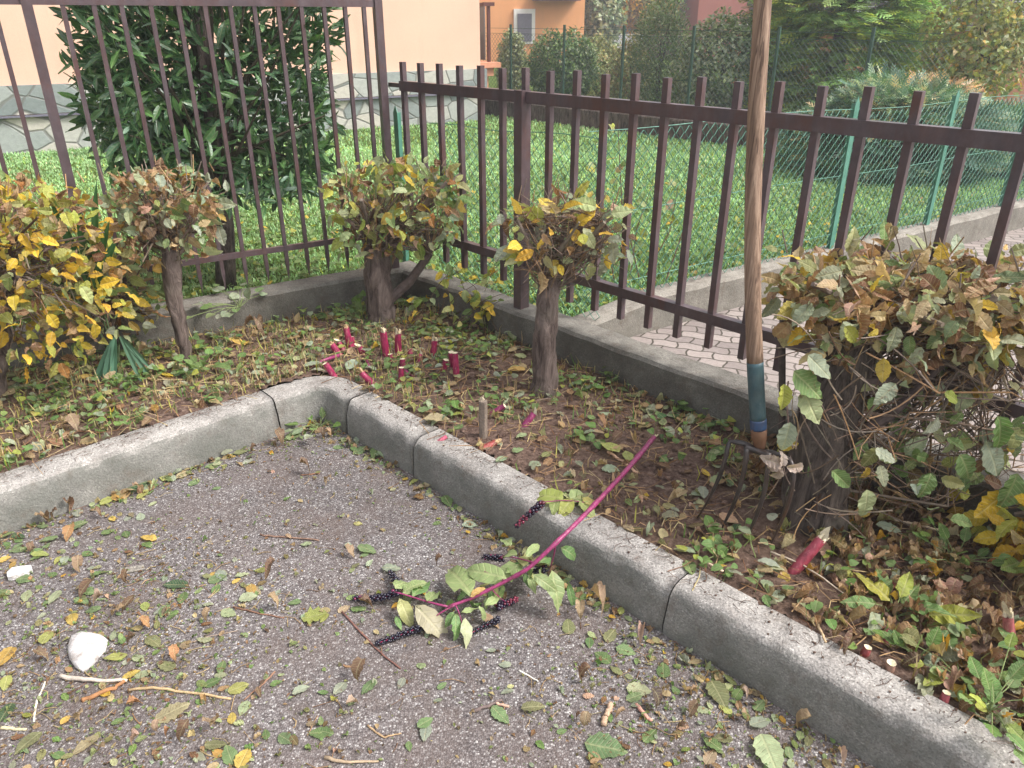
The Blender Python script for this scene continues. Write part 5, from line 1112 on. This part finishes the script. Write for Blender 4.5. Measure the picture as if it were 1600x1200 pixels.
rosette('weed_plant', 'ivy like trailing plant draped over the back left wall', (375, 480), ZWA-.02, 24, .045, dict(grey=3, mid=3, green=2), HEART, .05, .10)
rosette('weed_plant', 'clump of green leaves at the left foot of the corner hornbeam', (560, 500), ZS, 26, .036, dict(green=5, mid=3), HEART, .10, .05)
rosette('weed_plant', 'small heap of green leaves in the inner kerb corner', (500, 668), 0.0, 15, .05, dict(green=3, mid=3, grey=2), HORNFLAT, .035, .06)

# ------------------------------------------------------------------ individual fallen leaves
CN = {'yellow': 'bright yellow', 'gold': 'golden yellow', 'lime': 'yellow green', 'pale': 'pale green', 'green': 'green', 'mid': 'light green', 'dgreen': 'dark green', 'grey': 'faded grey green', 'brown': 'brown', 'tan': 'tan', 'pink': 'pinkish tan', 'orange': 'orange', 'olive': 'olive', 'dark': 'dark brown', 'straw': 'straw coloured'}
def fallen(u, v, l, kk, deg, z, where, dry=None, group='fallen leaves on the asphalt', lob=False, label=None):
    p = at_z(u, v, z); L = l*depth(p)/FPX; dry = (kk in ('brown', 'tan', 'dark', 'pink', 'orange')) if dry is None else dry
    if z > .05: p[2] = soil_z(p[0], p[1])+.016
    a = math.radians(deg); d = np.array([math.cos(a), math.sin(a), U(-.05, .12)]); tl = LOBED if lob else (HORNDRY if dry else HORNFLAT)
    tp = tl[rng.integers(len(tl))]; g = Geo(); cc_ = cols({kk: 1}, 1, .15)[0]; cc_ = cc_*.80+cc_.mean()*.16+.015; Mx = basis(d[None], np.array([[U(-.18, .18), U(-.18, .18), 1.]]), np.array([L]), U(.85, 1.15))
    V = (tp[0] @ Mx[0].T); zmin = V[:, 2].min(); c_ = V.mean(axis=0); q = p-np.array([c_[0], c_[1], 0]); q[2] += -zmin+.0015
    g.inst(tp, Mx, q[None], cc_); o = g.build('fallen_leaf', M['leaf'], smooth=True)
    tag(o, label or f"{'curled dry' if dry else 'flat'} {CN[kk]} fallen leaf {where}", 'leaf', group)
def W_(u, v):
    if v > 1000 and u < 420: return 'on the asphalt near the bottom left corner'
    if u < 330: return 'on the asphalt below the left kerb'
    if u > 860: return 'on the asphalt beside the right kerb'
    if v > 1000: return 'on the asphalt near the bottom middle'
    return 'on the bare asphalt in the middle'
FL7 = [(85,150,75,'dgreen'),(325,40,90,'brown'),(350,105,100,'mid'),(512,70,55,'yellow'),(675,160,85,'yellow'),(590,60,60,'grey'),(640,60,55,'grey'),(575,140,60,'green'),(800,372,110,'dgreen'),(185,235,80,'lime'),(320,155,90,'orange'),(20,255,60,'gold'),(250,430,80,'pale'),(400,415,110,'brown'),(375,445,80,'mid'),(330,530,75,'yellow'),(540,510,90,'tan'),(450,475,80,'pink'),(670,565,70,'orange'),(990,345,80,'mid'),(965,328,50,'gold'),(985,388,60,'green'),(1230,330,95,'brown'),(1130,430,80,'pale'),(1340,452,60,'mid'),(1255,480,85,'tan'),(1430,515,110,'lime'),(945,535,70,'tan'),(1040,500,80,'pale'),(928,622,78,'pale'),(700,630,100,'olive'),(215,610,90,'lime'),(525,700,105,'lime'),(630,705,70,'pale'),(655,775,75,'pale'),(600,780,80,'yellow'),(755,738,100,'olive'),(800,705,75,'orange'),(1010,745,80,'green'),(970,812,80,'green'),(1085,840,90,'lime'),(620,925,75,'orange'),(785,950,150,'straw'),(370,995,90,'tan'),(300,985,55,'yellow'),(540,990,60,'green'),(390,1100,120,'straw'),(465,1130,70,'tan'),(715,1035,65,'pink'),(765,1062,50,'orange'),(840,1075,110,'brown'),(970,1030,120,'tan'),(985,1100,100,'olive'),(990,1135,70,'gold'),(1110,1160,110,'yellow'),(1045,1145,110,'mid'),(1055,975,65,'yellow'),(1110,930,80,'pale'),(1300,1070,85,'mid'),(1455,1045,95,'green'),(1180,870,50,'brown'),(30,820,85,'lime'),(25,700,130,'gold'),(200,710,80,'brown'),(130,1090,130,'olive'),(265,1145,70,'green'),(620,1105,80,'pink'),(30,950,100,'dgreen'),(600,660,80,'brown'),(1370,850,80,'grey'),(1210,1050,55,'green')]
for i, (x, y, l, kk) in enumerate(FL7): u, v = Z7(x, y); fallen(u, v, l*.36, kk, U(0, 360), 0, W_(u, v), lob=(kk == 'lime' and l > 108))
FL8 = [(215,215,95,'mid'),(175,482,70,'green'),(130,195,45,'grey'),(180,800,110,'brown'),(220,838,90,'mid'),(155,930,85,'pink'),(480,1000,85,'mid'),(820,965,115,'mid'),(480,1040,100,'grey'),(970,930,110,'olive'),(405,1105,50,'green'),(690,970,50,'tan'),(850,855,60,'grey'),(1195,810,105,'brown'),(1455,635,95,'pink'),(1390,670,90,'mid'),(1285,700,90,'green'),(1225,635,60,'green'),(1130,560,95,'olive'),(1265,495,130,'tan'),(1345,760,70,'olive'),(1300,1110,190,'mid'),(1500,1055,95,'green'),(1430,880,80,'mid'),(1450,850,110,'pale'),(1525,930,110,'dark'),(1565,870,70,'tan'),(1360,970,60,'tan'),(1205,1010,80,'tan'),(1170,985,50,'brown'),(1100,1035,50,'green'),(1560,760,90,'green'),(20,1040,90,'green'),(840,735,60,'grey'),(555,830,50,'mid'),(370,820,60,'grey'),(1320,600,90,'olive'),(1180,520,90,'tan'),(20,520,60,'lime'),(110,480,60,'straw'),(15,860,50,'green'),(90,840,80,'grey')]
for (x, y, l, kk) in FL8: u, v = Z8(x, y); fallen(u, v, l*.36, kk, U(0, 360), 0, W_(u, v))
FL9 = [(210,870,150,'olive'),(330,890,70,'pink'),(240,930,80,'lime'),(395,920,75,'mid'),(400,1000,110,'grey'),(580,1030,120,'tan'),(30,1050,80,'brown'),(180,1095,100,'green'),(440,1150,200,'pale'),(230,1070,90,'olive'),(760,1190,90,'pink'),(140,940,70,'pale'),(330,990,70,'tan'),(175,1150,100,'straw'),(530,1130,70,'mid'),(15,850,50,'green'),(100,880,60,'tan'),(170,1062,50,'orange'),(620,1080,70,'olive'),(90,960,80,'brown')]
for (x, y, l, kk) in FL9: u, v = 1050+x*.34375, 788+y*.34375; fallen(u, v, l*.36, kk, U(0, 360), 0, 'on the asphalt beside the right kerb')
fallen(210, 762, 52, 'dgreen', 40, .0, '', False, label='large dark green serrated leaf leaning at the foot of the left kerb')
fallen(480, 742, 30, 'brown', 10, .0, '', True, label='curled rust coloured leaf below the corner kerb')
g = Geo(); n = 520; side_ = rng.random(n) < .35; t_ = np.where(side_, U(-1.7, sL+.2, n), U(-.1, 2.3, n)); off_ = np.abs(rng.normal(size=n))*.028+.006
q2 = np.where(side_[:, None], APEX+dKL[None]*t_[:, None]-nKL[None]*off_[:, None], APEX+dKR[None]*t_[:, None]-nKR[None]*off_[:, None])
k_ = on_asphalt(q2) & (np.array([mnoise.noise(Vector((x*4, y*4, 2))) for x, y in q2]) > -.12); q2 = q2[k_]; off_ = off_[k_]; n = len(q2)
scatter(g, HORNDRY+HORNFLAT, np.column_stack([q2, .003+U(0, .018, n)*np.exp(-off_/.03)]), rdir(n)*np.array([1, 1, .4]), unit(rdir(n)*.6+np.array([0, 0, 1])), U(.014, .045, n), cols(dict(brown=4, tan=4, grey=3, mid=2.5, pale=2, dark=1, straw=2, gold=.6), n)[0])
tag(g.build('kerb_drift', M['leaf']), 'small leaves and crumbs drifted against the foot of the kerbs', 'leaf litter', kind='stuff')
# random extra ones, thicker where the photo is thicker
p2 = sample(on_asphalt, -1.7, 1.5, .4, 2.6, 4000); p2 = p2[visible(p2, 0, -400)]; p2 = p2[rng.random(len(p2)) < adens(p2)**1.6]
ks = ['mid', 'pale', 'green', 'grey', 'olive', 'tan', 'brown', 'straw', 'gold', 'lime', 'orange', 'yellow']; pw = np.array([4, 3, 3, 3, 2, 3, 3, 1.5, 1, 1.5, .6, 1]); pw = pw/pw.sum()
for (x, y) in p2[:112]:
    u, v = proj(np.array([x, y, 0.])); kk = ks[rng.choice(len(ks), p=pw)]; fallen(float(u), float(v), U(14, 30), kk, U(0, 360), 0, W_(u, v))
def WBd(u, v):
    if u > 1050 and v > 760: return 'in the litter behind the near right kerb'
    if u > 880: return 'on the bare soil between trunk and fork'
    if u < 440: return 'on the bed above the left kerb'
    return 'among the pokeweed stubs'
p2 = sample(in_bed, -2.2, 2.0, .5, 3.6, 6000); p2 = p2[~near_stub(p2-np.array([0, -.03]), .06)]; p2 = p2[visible(p2, ZS, -400)]; u_, v_ = proj(np.column_stack([p2, np.full(len(p2), ZS)]))
wgt = np.where(u_ > 1050, 1.0, .5)*np.clip((v_-440)/300, .3, 1); p2 = p2[rng.random(len(p2)) < wgt*.8]
for (x, y) in p2[:50]:
    u, v = proj(np.array([x, y, ZS])); kk = ks[rng.choice(len(ks), p=pw)]; u = float(u); v = float(v)
    if u > 1050 and U() < .6: kk = ['brown', 'tan', 'dark', 'pink', 'olive'][rng.integers(5)]
    fallen(u, v, U(22, 40), kk, U(0, 360), ZS, WBd(u, v), group='fallen leaves in the planting bed')
